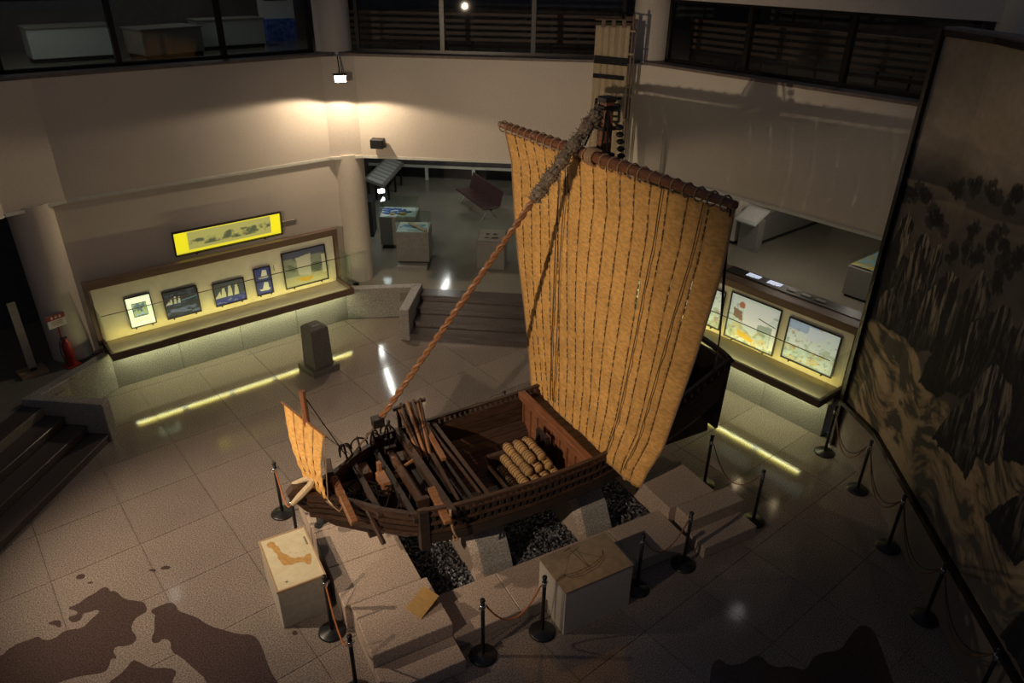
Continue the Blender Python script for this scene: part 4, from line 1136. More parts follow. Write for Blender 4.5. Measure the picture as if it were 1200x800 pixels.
# front and back rims
for u0, u1 in ((1.0, 1.9), (1.9, 2.8), (2.8, 3.7), (3.7, 4.62)):
    slab(u0+g, u1-g, -0.05, 0.66, 0.0, 0.20)
    slab(u0+g, u1-g, 2.75, 3.4, 0.0, 0.20)
slab(0.93, 4.62, 0.66, 2.75, -0.005, 0.02, 'pit_floor', 'gravelbed', 0)
# gravel
ico = [(0,0,-1),(0.72,-0.53,-0.45),(-0.28,-0.85,-0.45),(-0.89,0,-0.45),(-0.28,0.85,-0.45),(0.72,0.53,-0.45),(0.28,-0.85,0.45),(-0.72,-0.53,0.45),(-0.72,0.53,0.45),(0.28,0.85,0.45),(0.89,0,0.45),(0,0,1)]
icf = [(0,1,2),(1,0,5),(0,2,3),(0,3,4),(0,4,5),(1,5,10),(2,1,6),(3,2,7),(4,3,8),(5,4,9),(1,10,6),(2,6,7),(3,7,8),(4,8,9),(5,9,10),(6,10,11),(7,6,11),(8,7,11),(9,8,11),(10,9,11)]
IC = np.array(ico); ICF = np.array(icf)
NG = 7000
gu = rng.uniform(0.96, 4.58, NG); gv = 0.70+2.0*rng.random(NG)**1.3; gr = rng.uniform(0.013, 0.026, NG)
ang = rng.uniform(0, 2*PI, NG); sc = np.stack([gr, gr*rng.uniform(0.6, 1.0, NG), gr*rng.uniform(0.5, 0.9, NG)], -1)
loc = IC[None]*sc[:, None, :]
ca, sa = np.cos(ang)[:, None], np.sin(ang)[:, None]
gx = loc[..., 0]*ca-loc[..., 1]*sa+gu[:, None]; gy = loc[..., 0]*sa+loc[..., 1]*ca+gv[:, None]; gz = loc[..., 2]+(0.03+0.03*rng.random(NG))[:, None]
me = bpy.data.meshes.new('gravel')
me.from_pydata(np.stack([gx, gy, gz], -1).reshape(-1, 3).tolist(), [], (ICF[None]+(np.arange(NG)*12)[:, None, None]).reshape(-1, 3).tolist()); me.update()
me.materials.append(M['gravel'])
go = new_obj('gravel', me, None, pw(0, 0), PR); tag(go, 'loose black gravel filling the pit under the ship', 'gravel', kind='stuff')
# cradle blocks under the hull
def cradle(u0, u1, label):
    t = thing('cradle_block', label, 'cradle', pw((u0+u1)/2, 1.7, 0.02), PR)
    w = (u1-u0)/2
    prof = [(-1.0, 0.0), (-0.92, 0.18), (-0.78, 0.42), (-0.60, 0.60), (-0.34, 0.62), (-0.20, 0.40), (0.20, 0.40), (0.34, 0.62), (0.60, 0.60), (0.78, 0.42), (0.92, 0.18), (1.0, 0.0)]
    MB().profile(prof, -w+0.06, w).build('saddle', M['granite'], t, bevel=0.01)
    mb = MB(); n = len(prof)
    vs = [(-w+0.06, y, z) for y, z in prof]+[(-w-0.05, y*0.98, max(0.0, z-0.07)) for y, z in prof]
    mb.add(vs, [(i, (i+1) % n, n+(i+1) % n, n+i) for i in range(n)]+[tuple(range(n, 2*n))])
    mb.build('sloped_cheek', M['granite_pink'], t)
cradle(1.72, 2.22, 'pale granite cradle block under the ship near the bow, its left cheek lit')
cradle(3.35, 3.85, 'grey granite cradle block under the ship amidships, in shadow')

# ------------------------------------------------------------------ podium, plan box, plaque
t = thing('map_podium', 'low box podium with a cream map panel on top, left of the ship', 'podium', (1.83, 6.63, 0), math.radians(-9.5))
W_, D_, H_ = 0.61, 0.99, 0.64
MB().box(0.01, W_-0.01, 0.01, D_-0.01, 0, H_-0.025).build('body', M['podium'], t, bevel=0.006)
mb = MB()
for x0, x1, y0, y1 in ((0, W_, 0, 0.02), (0, W_, D_-0.02, D_), (0, 0.02, 0.02, D_-0.02), (W_-0.02, W_, 0.02, D_-0.02)): mb.box(x0, x1, y0, y1, H_-0.03, H_+0.006)
mb.build('edge_trim', M['podiumedge'], t)
mp_ = MB().box(0.02, W_-0.02, 0.02, D_-0.02, H_-0.03, H_).build('map_panel', M['cream'], t)
def on_top(poly): return [(x*W_, (1-y)*D_) for x, y in poly]
def flat(name, poly, z0, z1, mat, parent): return flat_slab(name, poly, z0, z1, mat, parent)
land = [(0.10,0.08),(0.20,0.06),(0.30,0.10),(0.28,0.16),(0.34,0.22),(0.36,0.32),(0.44,0.40),(0.50,0.47),(0.58,0.50),(0.68,0.50),(0.74,0.54),(0.82,0.52),(0.90,0.50),(0.94,0.55),(0.88,0.62),(0.84,0.70),(0.78,0.70),(0.74,0.64),(0.66,0.60),(0.60,0.58),(0.50,0.60),(0.40,0.58),(0.30,0.56),(0.26,0.48),(0.24,0.40),(0.26,0.34),(0.20,0.26),(0.18,0.18),(0.12,0.16)]
flat('printed_coast', on_top([(0.04+0.92*x+random.uniform(-0.012, 0.012), 0.02+1.02*y+random.uniform(-0.010, 0.010)) for x, y in smooth_poly(land, 1)]), H_, H_+0.0012, M['mapbrown'], mp_)
for x, y, r in ((0.60, 0.62, 0.02), (0.52, 0.40, 0.012), (0.63, 0.45, 0.012), (0.80, 0.47, 0.014), (0.86, 0.46, 0.010)):
    flat('printed_island', on_top([(x+r*math.cos(a), y+r*0.6*math.sin(a)) for a in np.linspace(0, 2*PI, 8, endpoint=False)]), H_, H_+0.0012, M['mapbrown'], mp_)
for i in range(6):
    y = 0.20+i*0.028
    flat('title_character', on_top([(0.885, y), (0.925, y), (0.925, y+0.018), (0.885, y+0.018)]), H_, H_+0.0012, M['ink'], mp_)
for a in range(4):
    c, s_ = math.cos(a*PI/2+0.3), math.sin(a*PI/2+0.3)
    flat('compass_point', on_top([(0.25+0.06*c, 0.88+0.04*s_), (0.25-0.008*s_, 0.88+0.006*c), (0.25+0.008*s_, 0.88-0.006*c)]), H_, H_+0.0012, M['ink'], mp_)

t = thing('plan_box', 'pale box stand with a line drawing of the ship engraved on its top', 'box stand', pw(2.28, -0.47), PR)
BW, BD, BH = 0.99, 0.63, 0.73
prof = [(0, 0), (0.40, 0), (0.40, 0.21), (BD, 0.21), (BD, BH-0.02), (0, BH-0.02)]
MB().profile(prof, 0, BW).build('body', M['boxside'], t)
tp = MB().box(-0.008, BW+0.008, -0.008, BD+0.008, BH-0.02, BH).build('top_plate', M['boxtop'], t)
MB().box(-0.006, -0.0005, 0.03, 0.30, 0.04, BH-0.06).build('side_door', M['boxside'], t)
def line_plan(pts, w=0.006):
    mb = MB()
    for (x0, y0), (x1, y1) in zip(pts[:-1], pts[1:]):
        mb.beam((x0*BW, y0*BD, BH+0.0005), (x1*BW, y1*BD, BH+0.0005), w, 0.001)
    return mb.build('engraved_line', M['ink'], tp)
line_plan([(0.12, 0.40), (0.18, 0.27), (0.35, 0.22), (0.58, 0.26), (0.74, 0.40), (0.80, 0.62)])
line_plan([(0.12, 0.40), (0.30, 0.34), (0.55, 0.38), (0.74, 0.48), (0.80, 0.62)])
line_plan([(0.16, 0.32), (0.35, 0.28), (0.56, 0.32), (0.72, 0.43)])
line_plan([(0.48, 0.34), (0.42, 0.90)]); line_plan([(0.48, 0.34), (0.50, 0.88)]); line_plan([(0.30, 0.76), (0.56, 0.92)]); line_plan([(0.42, 0.9), (0.72, 0.45)], 0.003); line_plan([(0.42, 0.9), (0.14, 0.40)], 0.003)
line_plan([(0.34, 0.94), (0.44, 0.965)], 0.014)
for i in range(7): line_plan([(0.22+0.07*i, 0.26+0.016*i), (0.215+0.07*i, 0.36+0.012*i)], 0.003)

t = thing('wooden_plaque', 'small tilted varnished wooden plaque at the edge of the gravel pit', 'plaque', pw(0.74, 0.40, 0.40), PR+math.radians(-66))
MB().profile([(-0.12, 0.012), (0.20, 0.125), (0.20, 0.10), (-0.12, 0.0)], -0.13, 0.13).build('board', M['plaque'], t)
MB().profile([(0.04, 0.0), (0.19, 0.0), (0.19, 0.10), (0.04, 0.055)], -0.10, 0.10).build('wedge', M['woodlight'], t)

# black shrouded spotlight behind the podium
t = thing('hooded_spotlight', 'black hooded spotlight drooping on an arm behind the map podium', 'spotlight', pw(0.02, 2.40, 0.40), PR)
MB().lathe([(0.0, 0), (0.06, 0), (0.06, 0.02), (0.02, 0.03), (0.02, 0.26)], 14).build('stand', M['blackmat'], t, smooth=True)
MB().tube([(0, 0, 0.24), (0.0, -0.02, 0.34), (0.02, -0.08, 0.38), (0.04, -0.14, 0.33)], 0.026, 8).build('arm', M['blackmat'], t, smooth=True)
MB().lathe([(0.03, 0.0), (0.06, -0.04), (0.085, -0.15), (0.07, -0.16)], 12, (0.045, -0.15, 0.35)).build('hood', M['blackmat'], t, smooth=True)

# ------------------------------------------------------------------ stanchions and cords
def make_stanchion(p, label, loops=2):
    t = thing('stanchion', label, 'stanchion', p, 0, 'black barrier stanchions')
    return t
ST_BASE = MB().lathe([(0.0, 0), (0.165, 0), (0.17, 0.012), (0.15, 0.03), (0.05, 0.045), (0.03, 0.06), (0.0, 0.06)], 28).mesh('base', M['black'], True)
ST_POLE = MB().lathe([(0.024, 0.05), (0.024, 0.93), (0.0, 0.94)], 14).mesh('pole', M['black'], True)
ST_COLLAR = MB().lathe([(0.030, 0.80), (0.032, 0.81), (0.032, 0.85), (0.030, 0.86)], 14).mesh('collar', M['chrome'], True)
ST_CAP = MB().lathe([(0.0, 0.925), (0.031, 0.925), (0.031, 0.945), (0.022, 0.958), (0.0, 0.96)], 14).mesh('cap', M['black'], True)
mb = MB(); mb.tube([(0.028, 0, 0.84), (0.05, 0, 0.85), (0.055, 0, 0.82), (0.035, 0, 0.81)], 0.005, 5); mb.tube([(-0.028, 0, 0.84), (-0.05, 0, 0.85), (-0.055, 0, 0.82), (-0.035, 0, 0.81)], 0.005, 5)
ST_HOOK = mb.mesh('hook', M['chrome'])
def stanchion(p, label):
    t = make_stanchion(p, label)
    for nm, me_ in (('base', ST_BASE), ('pole', ST_POLE), ('collar', ST_COLLAR), ('cap', ST_CAP), ('hook', ST_HOOK)):
        new_obj(nm, me_, t)
    return Vector(p)
def cord(a, b, sag, label, mat='ropeorange', r=0.011, group='barrier cords'):
    a = a+Vector((0, 0, 0.82)); b = b+Vector((0, 0, 0.82)); d = (b-a).normalized()
    a = a+Vector((d.x, d.y, 0))*0.05; b = b-Vector((d.x, d.y, 0))*0.05
    pts = []
    for i in range(17):
        t = i/16; p = a.lerp(b, t); p.z -= sag*4*t*(1-t); pts.append(p)
    o = MB().tube([p-a for p in pts], r, 7).build('barrier_cord', M[mat], None, a, smooth=True)
    return tag(o, label, 'cord', group)
s1 = stanchion((2.70, 8.66, 0), 'stanchion behind the small bow sail')
s1b = stanchion(pw(-0.27, 2.52), 'stanchion hidden to its top behind the map podium')
s2 = stanchion((2.29, 6.23, 0), 'stanchion at the right front corner of the map podium')
s3 = stanchion((2.12, 5.28, 0), 'stanchion cut by the bottom edge, left of the granite step')
s4 = stanchion((3.55, 4.78, 0), 'stanchion right of the lit granite step')
s5 = stanchion((4.34, 4.60, 0), 'stanchion at the left front corner of the plan box')
s6 = stanchion((5.79, 4.34, 0), 'stanchion at the right front corner of the plan box')
s7 = stanchion((6.62, 4.23, 0), 'stanchion left of the dark right-hand step')
s8 = stanchion(pw(5.82, 0.98), 'stanchion behind the right end of the platform, under the stern')
s9 = stanchion(pw(5.90, -0.02), 'stanchion right of the right-hand step')
s10 = stanchion(pw(3.55, 3.58), 'stanchion top showing over the far rail beside the big sail')
s11 = stanchion(pw(1.51, 3.62), 'stanchion top showing over the bow rail where the forestay ends')
m1 = stanchion((10.58, 4.40, 0), 'stanchion by the mural, farthest from the camera')
m2 = stanchion((10.09, 3.55, 0), 'stanchion by the mural, second from the far end')
m3 = stanchion((9.22, 2.62, 0), 'stanchion by the mural, third from the far end')
m4 = stanchion((8.34, 1.70, 0), 'stanchion by the mural, fourth from the far end')
m5 = stanchion((7.50, 0.78, 0), 'stanchion by the mural, cut by the bottom right corner')
cord(s1, s1b, 0.32, 'orange cord from the stanchion behind the bow sail')
cord(s2, s3, 0.42, 'bright orange cord hanging beside the map podium')
cord(s4, s5, 0.38, 'orange cord between the lit step and the plan box')
cord(s6, s7, 0.34, 'brown cord right of the plan box', 'ropebrown')
cord(s8, s9, 0.42, 'thin dark cord under the stern at the right end', 'ropebrown', 0.008)
for i, (a, b) in enumerate(((m1, m2), (m2, m3), (m3, m4), (m4, m5))):
    nm = ('first', 'second', 'third', 'fourth')[i]
    cord(a, b, 0.50, 'brown cord in front of the mural, %s span from the far end' % nm, 'ropebrown', 0.010)
    cord(a, b, 0.40, 'thin dark cord above the brown one, %s span by the mural' % nm, 'blackmat', 0.007)

# ------------------------------------------------------------------ the ship
ship = thing('sailing_ship', 'dark wooden coastal sailing ship with one broad ochre sail, on a granite platform', 'ship', pw(0, 1.7), PR)
def cr(tab, x):
    xs = [p[0] for p in tab]; return float(np.interp(x, xs, [p[1] for p in tab]))
TB = [(-0.30,0.05),(0.0,0.14),(0.20,0.26),(0.36,0.38),(0.59,0.60),(0.92,0.80),(1.4,0.88),(2.5,0.93),(3.5,0.92),(4.5,0.86),(5.2,0.78),(5.9,0.70)]
TG = [(-0.30,1.62),(0.0,1.55),(0.4,1.47),(0.9,1.40),(1.6,1.36),(2.6,1.36),(3.4,1.40),(4.2,1.52),(5.0,1.78),(5.9,2.10)]
TK = [(-0.30,1.46),(-0.1,1.32),(0.2,1.05),(0.5,0.84),(0.9,0.68),(1.5,0.63),(3.0,0.62),(4.4,0.64),(5.2,0.74),(5.9,0.98)]
def section(x):
    B, G, K = cr(TB, x), cr(TG, x), cr(TK, x)
    # keel, garboard turn, bilge, gunwale
    return [(min(0.16, B*0.5), K), (B*0.66, K+(G-K)*0.20), (B*0.98, K+(G-K)*0.55), (B, G)]
def sec_pt(x, t):
    P = section(x); s = t*3; i = min(2, int(s)); f = s-i
    return (P[i][0]*(1-f)+P[i+1][0]*f, P[i][1]*(1-f)+P[i+1][1]*f)
XS = np.concatenate([np.linspace(-0.30, 1.0, 12), np.linspace(1.2, 5.9, 20)])
hull = MB(); hull.beam((0.5, 0, 0.72), (5.2, 0, 0.69), 0.30, 0.10)
hull = hull.build('hull', M['wooddark'], ship)
TH = 0.035
def plank(t0, t1, sgn, mat, name='plank'):
    vs = []; fs = []
    for x in XS:
        for tt in (t0, t1):
            y, z = sec_pt(x, tt)
            vs.append((x, sgn*y, z))
        for tt in (t1, t0):
            y, z = sec_pt(x, tt)
            vs.append((x, sgn*max(0.0, y-TH), z+0.006))
    n = len(XS)
    for i in range(n-1):
        a = i*4; b = a+4
        for k in range(4):
            q = (a+k, b+k, b+(k+1) % 4, a+(k+1) % 4)
            fs.append(q if sgn < 0 else q[::-1])
    fs.append((0, 1, 2, 3) if sgn < 0 else (3, 2, 1, 0)); e = (n-1)*4
    fs.append((e+3, e+2, e+1, e) if sgn < 0 else (e, e+1, e+2, e+3))
    return MB().add(vs, fs).build(name, M[mat], hull)
NP = 9
for sgn in (-1, 1):
    for k in range(NP):
        plank(k/NP+0.004, (k+1)/NP-0.004, sgn, 'wood' if k > 3 else 'wooddark')
# stem
MB().prism([(0, 0), (1, 0), (1, 1), (0, 1)], 0, 0)
stem = MB(); 
sp_ = [(-0.42, 1.66), (-0.34, 1.74), (0.02, 1.60), (0.55, 0.95), (0.75, 0.72), (0.55, 0.66), (0.1, 0.98), (-0.24, 1.36)]
n = len(sp_)
stem.add([(x, -0.055, z) for x, z in sp_]+[(x, 0.055, z) for x, z in sp_], [tuple(range(n)), tuple(range(n, 2*n))[::-1]]+[(i, n+i, n+(i+1) % n, (i+1) % n) for i in range(n)])
stem.build('stem_post', M['wood'], ship)
MB().tube([(-0.40, -0.16, 1.60), (-0.28, -0.12, 1.66), (-0.14, -0.08, 1.74), (-0.06, -0.02, 1.80)], [0.03, 0.045, 0.045, 0.03], 8).build('bow_wrapping', M['banner'], ship, smooth=True)
MB().tube([(-0.30, 0.20, 1.62), (-0.16, 0.12, 1.70), (-0.02, 0.04, 1.74)], [0.025, 0.035, 0.03], 8).build('bow_wrapping', M['banner'], ship, smooth=True)

# gunwale caps, pierced rails and outer wales
def rail(x0, x1, dy, dz, w, h, mat, name, sgn, n=16):
    vs = []; fs = []
    xs = np.linspace(x0, x1, n)
    for x in xs:
        y = cr(TB, x)+dy; z = cr(TG, x)+dz
        vs += [(x, sgn*(y-w/2), z), (x, sgn*(y+w/2), z), (x, sgn*(y+w/2), z+h), (x, sgn*(y-w/2), z+h)]
    for i in range(n-1):
        a = i*4; b = a+4
        for k in range(4):
            q = (a+k, b+k, b+(k+1) % 4, a+(k+1) % 4); fs.append(q if sgn < 0 else q[::-1])
    fs.append((0, 1, 2, 3)); e = (n-1)*4; fs.append((e+3, e+2, e+1, e))
    return MB().add(vs, fs).build(name, M[mat], ship)
def pierced(x0, x1, dy, dz, h, step, sgn, mat='wood'):
    mb = MB(); x = x0
    while x < x1:
        y = cr(TB, x)+dy; z = cr(TG, x)+dz
        mb.box(x, x+step*0.55, sgn*y-0.014, sgn*y+0.014, z, z+h); x += step
    o = mb.build('rail_lattice', M[mat], ship); o['kind'] = 'stuff'
    return o
for sgn in (-1, 1):
    rail(0.95, 4.3, 0.03, 0.0, 0.09, 0.035, 'wood', 'gunwale_cap', sgn)
    rail(0.95, 4.3, 0.045, 0.085, 0.055, 0.035, 'wood', 'top_rail', sgn)
    pierced(0.98, 4.28, 0.045, 0.034, 0.052, 0.085, sgn)
    rail(0.98, 4.3, 0.055, -0.135, 0.04, 0.04, 'wood', 'outer_rail', sgn)
    pierced(1.0, 4.28, 0.050, -0.096, 0.10, 0.10, sgn, 'wooddark')
    rail(1.0, 4.3, 0.050, -0.27, 0.05, 0.04, 'wood', 'outer_rail', sgn)
    pierced(1.03, 4.28, 0.045, -0.232, 0.10, 0.10, sgn, 'wooddark')
    rail(1.0, 4.4, 0.045, -0.42, 0.06, 0.13, 'wooddark', 'wale', sgn)
    for i in range(4):
        rail(-0.2, 1.05, 0.012, -0.06-0.085*i, 0.03, 0.055, 'wood', 'bow_strake', sgn, 12)
    rail(-0.25, 0.95, 0.01, 0.0, 0.08, 0.05, 'wood', 'bow_rail', sgn, 12)
    # raised stern bulwark
    rail(4.3, 5.9, 0.0, 0.0, 0.07, 0.05, 'wooddark', 'stern_cap', sgn)
    rail(4.3, 5.9, 0.0, 0.14, 0.06, 0.05, 'wooddark', 'stern_rail', sgn)
    pierced(4.3, 5.88, 0.0, 0.045, 0.10, 0.13, sgn, 'wooddark')
    # heavy end board where the bow tucks into the rail
    y = cr(TB, 1.0)+0.05
    MB().box(0.94, 1.06, sgn*y-0.05, sgn*y+0.05, 0.90, 1.50).build('end_board', M['wooddark'], ship)
# transom and stern gallery
y5 = cr(TB, 5.9); g5 = cr(TG, 5.9)
nb = 7
for i in range(nb):
    a = -y5+2*y5*i/nb
    MB().add([(5.88, a, 1.05), (5.88, a+2*y5/nb-0.006, 1.05), (5.93, a+2*y5/nb-0.006, g5+0.10), (5.93, a, g5+0.10), (5.92, a, 1.05), (5.92, a+2*y5/nb-0.006, 1.05), (5.97, a+2*y5/nb-0.006, g5+0.10), (5.97, a, g5+0.10)],
             [(3,2,1,0),(4,5,6,7),(0,1,5,4),(1,2,6,5),(2,3,7,6),(3,0,4,7)]).build('transom_board', M['wooddark'], ship)
mb = MB(); 
pts = [(5.96, y5*math.sin(t)*1.02, g5+0.10+0.10*math.cos(t)) for t in np.linspace(-PI/2, PI/2, 13)]
for a, b in zip(pts[:-1], pts[1:]): mb.beam(a, b, 0.07, 0.06)
mb.build('taffrail', M['wooddark'], ship)
# rudder
rd = [(5.86, 1.30), (6.00, 1.36), (6.36, 0.86), (6.40, 0.44), (5.52, 0.43), (5.60, 0.72)]
n = len(rd)
for i, (y0, y1) in enumerate(((-0.05, 0.05),)):
    MB().add([(x, y0, z) for x, z in rd]+[(x, y1, z) for x, z in rd], [tuple(range(n)), tuple(range(n, 2*n))[::-1]]+[(i, n+i, n+(i+1) % n, (i+1) % n) for i in range(n)]).build('rudder', M['wooddark'], ship)
MB().beam((5.98, 0, 1.2), (5.70, 0, 2.18), 0.09, 0.12).build('rudder_stock', M['wooddark'], ship)
MB().beam((5.72, 0, 2.10), (4.55, 0, 1.92), 0.06, 0.07).build('tiller', M['wood'], ship)

# decks
def deck(x0, x1, z, n, mat, name, inset=0.05, lengthwise=True):
    for i in range(n):
        if lengthwise:
            f0, f1 = -1+2*i/n, -1+2*(i+1)/n
            vs = []; xs = np.linspace(x0, x1, 8)
            for x in xs:
                b = cr(TB, x)*np.clip((z-cr(TK, x))/(cr(TG, x)-cr(TK, x))*1.5+0.25, 0.2, 1.0)-inset
                vs += [(x, b*f0+0.004, z-0.03), (x, b*f1-0.004, z-0.03), (x, b*f1-0.004, z), (x, b*f0+0.004, z)]
            fs = []
            for k in range(7):
                a = k*4; c = a+4
                for q in range(4): fs.append((a+(q+1) % 4, c+(q+1) % 4, c+q, a+q)[::-1])
            fs.append((0, 1, 2, 3)); fs.append((31, 30, 29, 28))
            MB().add(vs, fs).build(name, M[mat], ship)
        else:
            a = x0+(x1-x0)*i/n; c = x0+(x1-x0)*(i+1)/n-0.008
            b0 = cr(TB, a)-inset; b1 = cr(TB, c)-inset
            MB().add([(a, -b0, z-0.03), (c, -b1, z-0.03), (c, b1, z-0.03), (a, b0, z-0.03), (a, -b0, z), (c, -b1, z), (c, b1, z), (a, b0, z)],
                     [(3,2,1,0),(4,5,6,7),(0,1,5,4),(1,2,6,5),(2,3,7,6),(3,0,4,7)]).build(name, M[mat], ship)
deck(1.45, 3.40, 0.88, 9, 'wood', 'hold_board')
deck(0.15, 1.50, 1.18, 9, 'wood', 'foredeck_board', 0.06, False)
deck(3.42, 5.86, 1.42, 10, 'wood', 'aft_deck_board')

def beam_(x, y0, y1, z, w, h, mat='wood', name='cross_beam'):
    return MB().beam((x, y0, z), (x, y1, z), w, h).build(name, M[mat], ship, bevel=0.008)
beam_(1.87, -0.94, 0.94, 1.40, 0.07, 0.09)
beam_(1.70, -0.93, 0.93, 1.34, 0.05, 0.07, 'wooddark')
beam_(1.33, -1.03, 0.90, 1.45, 0.10, 0.09)
beam_(0.92, -0.86, 0.82, 1.36, 0.08, 0.08, 'wooddark')
beam_(0.55, -0.62, 0.62, 1.40, 0.09, 0.07)
# forward hold bulkhead
for i in range(8):
    a = -0.86+i*0.215
    MB().box(1.60, 1.63, a+0.004, a+0.211, 0.85, 1.33).build('bulkhead_board', M['wooddark'], ship)
# main bulkhead with red panels and beam
bh = MB().beam((3.36, -0.95, 1.47), (3.36, 0.95, 1.47), 0.12, 0.12).build('main_bulkhead', M['woodred'], ship, bevel=0.01)
for i in range(8):
    a = -0.84+i*0.21
    MB().box(3.36, 3.385, a+0.012, a+0.198, 0.88, 1.41).build('panel', M['woodred'], bh)
for i in range(9):
    a = -0.84+i*0.21
    MB().box(3.33, 3.39, a-0.014, a+0.014, 0.88, 1.42).build('stile', M['woodred'], bh)
# cargo pen
for x0, x1, y0, y1 in ((2.38, 3.30, 0.12, 0.16), (2.38, 2.42, -0.62, 0.12)):
    MB().box(x0, x1, y0, y1, 0.88, 1.12 if x1 > 3 else 1.0).build('cargo_board', M['wood'], ship)
MB().beam((2.36, 0.14, 1.14), (3.30, 0.14, 1.14), 0.07, 0.05).build('cargo_rail', M['wood'], ship)
for y in (-0.10, 0.14):
    MB().beam((3.20, y, 0.88), (3.20, y, 1.36), 0.05, 0.05).build('cargo_post', M['wooddark'], ship)
MB().beam((3.20, -0.12, 1.36), (3.20, 0.16, 1.36), 0.05, 0.05).build('cargo_post', M['wooddark'], ship)
# foredeck fittings
wl_ = MB().tube([(1.10, -0.62, 1.36), (1.10, 0.62, 1.36)], 0.065, 10).build('windlass', M['wood'], ship, smooth=True)
for y in (-0.6, 0.6): MB().box(1.02, 1.18, y-0.03, y+0.03, 1.18, 1.46).build('windlass_post', M['wood'], wl_)
for i in range(4):
    a = i*PI/2+0.4
    MB().beam((1.10, 0.2, 1.36), (1.10+0.24*math.cos(a), 0.2, 1.36+0.24*math.sin(a)), 0.03, 0.03).build('windlass_bar', M['woodlight'], wl_)
for (x0, x1, y0, y1, z0, z1, m) in ((0.74, 0.86, -0.12, 0.16, 1.18, 1.46, 'woodlight'), (0.80, 0.86, 0.22, 0.30, 1.18, 1.52, 'woodlight'), (0.30, 0.60, 0.10, 0.34, 1.18, 1.30, 'woodlight'), (0.55, 0.74, 0.30, 0.56, 1.18, 1.36, 'woodlight'),
                               (0.95, 1.28, -0.50, -0.10, 1.18, 1.24, 'wooddark'), (1.15, 1.28, 0.30, 0.52, 1.18, 1.40, 'wood')):
    MB().box(x0, x1, y0, y1, z0, z1).build('hatch_box', M[m], ship, bevel=0.008)
hatch = MB().box(0.42, 0.70, -0.36, -0.02, 1.181, 1.20).build('dark_hatch', M['black'], ship)
for y in (-0.38, -0.02): MB().box(0.40, 0.72, y, y+0.025, 1.18, 1.23).build('hatch_coaming', M['wood'], hatch)
for x in (0.40, 0.70): MB().box(x, x+0.025, -0.36, -0.02, 1.18, 1.23).build('hatch_coaming', M['wood'], hatch)
# spars and oars leaning on the far side, with forked supports
for x, y in ((1.38, 0.92), (1.72, 0.94)):
    f = MB().beam((x, y, 1.2), (x, y+0.06, 1.76), 0.05, 0.05).build('forked_post', M['wooddark'], ship)
    MB().beam((x-0.08, y+0.06, 1.78), (x+0.08, y+0.06, 1.80), 0.04, 0.05).build('fork', M['wooddark'], f)
for i in range(8):
    x0 = 1.42+0.06*i; 
    MB().tube([(1.44+0.022*i, 0.30+0.04*(i % 3), 1.33+0.012*(i % 2)), (1.38+0.05*i, 1.02, 1.80+0.03*(i % 2))], [0.026, 0.017], 8).build('stowed_spar', M['woodlight' if i % 3 == 0 else 'wood'], ship, smooth=True)
MB().beam((1.66, 0.02, 1.44), (1.70, 0.82, 1.50), 0.07, 0.06).build('stowed_plank', M['woodlight'], ship, bevel=0.006)
MB().beam((1.50, -0.80, 1.40), (1.56, 0.20, 1.44), 0.05, 0.05).build('stowed_plank', M['wood'], ship, bevel=0.006)
MB().beam((1.22, -1.12, 1.42), (1.26, -0.50, 1.48), 0.10, 0.06).build('stowed_plank', M['woodlight'], ship, bevel=0.006)
MB().tube([(1.78, -0.86, 1.46), (1.76, 0.90, 1.46)], 0.022, 8).build('stowed_spar', M['wood'], ship)
# catheads over the near bow
MB().beam((0.16, -0.02, 1.70), (0.22, -0.62, 1.42), 0.09, 0.10).build('cathead', M['woodlight'], ship, bevel=0.008)
MB().beam((0.42, -0.40, 1.46), (0.52, -0.74, 1.06), 0.05, 0.06).build('cathead', M['wood'], ship, bevel=0.008)
MB().beam((0.14, 0.06, 1.68), (0.24, 0.62, 1.48), 0.09, 0.10).build('cathead', M['wood'], ship, bevel=0.008)
# ropes on deck
def coil(c, r, turns, mat='hemp', th=0.014):
    pts = []
    for i in range(turns*14+1):
        a = 2*PI*i/14; rr_ = r*(0.7+0.3*math.sin(i*0.13)); pts.append((c[0]+rr_*math.cos(a), c[1]+rr_*math.sin(a), c[2]+0.012*i/14))
    return MB().tube(pts, th, 5).build('rope_coil', M[mat], ship, smooth=True)
coil((0.34, -0.16, 1.30), 0.15, 4, 'iron'); coil((0.62, 0.05, 1.24), 0.12, 3, 'wooddark'); coil((1.02, -0.35, 1.24), 0.11, 3, 'wooddark'); coil((0.16, 0.06, 1.45), 0.10, 3, 'iron')
MB().tube([(1.30, -1.02, 1.52), (1.28, -1.06, 1.40), (1.30, -1.08, 1.24), (1.33, -1.07, 1.14)], 0.016, 6).build('hanging_rope', M['hemp'], ship, smooth=True)
MB().tube([(1.33, -1.07, 1.14), (1.36, -1.09, 1.08), (1.31, -1.09, 1.06), (1.30, -1.07, 1.13)], 0.012, 6).build('rope_knot', M['hemp'], ship, smooth=True)
MB().tube([(-0.02, -0.30, 1.62), (0.10, -0.42, 1.50), (0.20, -0.34, 1.54), (0.22, -0.26, 1.66)], 0.008, 5).build('hanging_rope', M['hemp'], ship, smooth=True)
for i in range(7):
    a = (0.05+0.13*i, -0.16-0.11*i, 1.52-0.01*i); b = (0.35+0.11*i, -0.02-0.06*i, 1.40)
    MB().tube([a, ((a[0]+b[0])/2, (a[1]+b[1])/2, 1.37), b], 0.010, 5).build('deck_rope', M['iron'], ship)

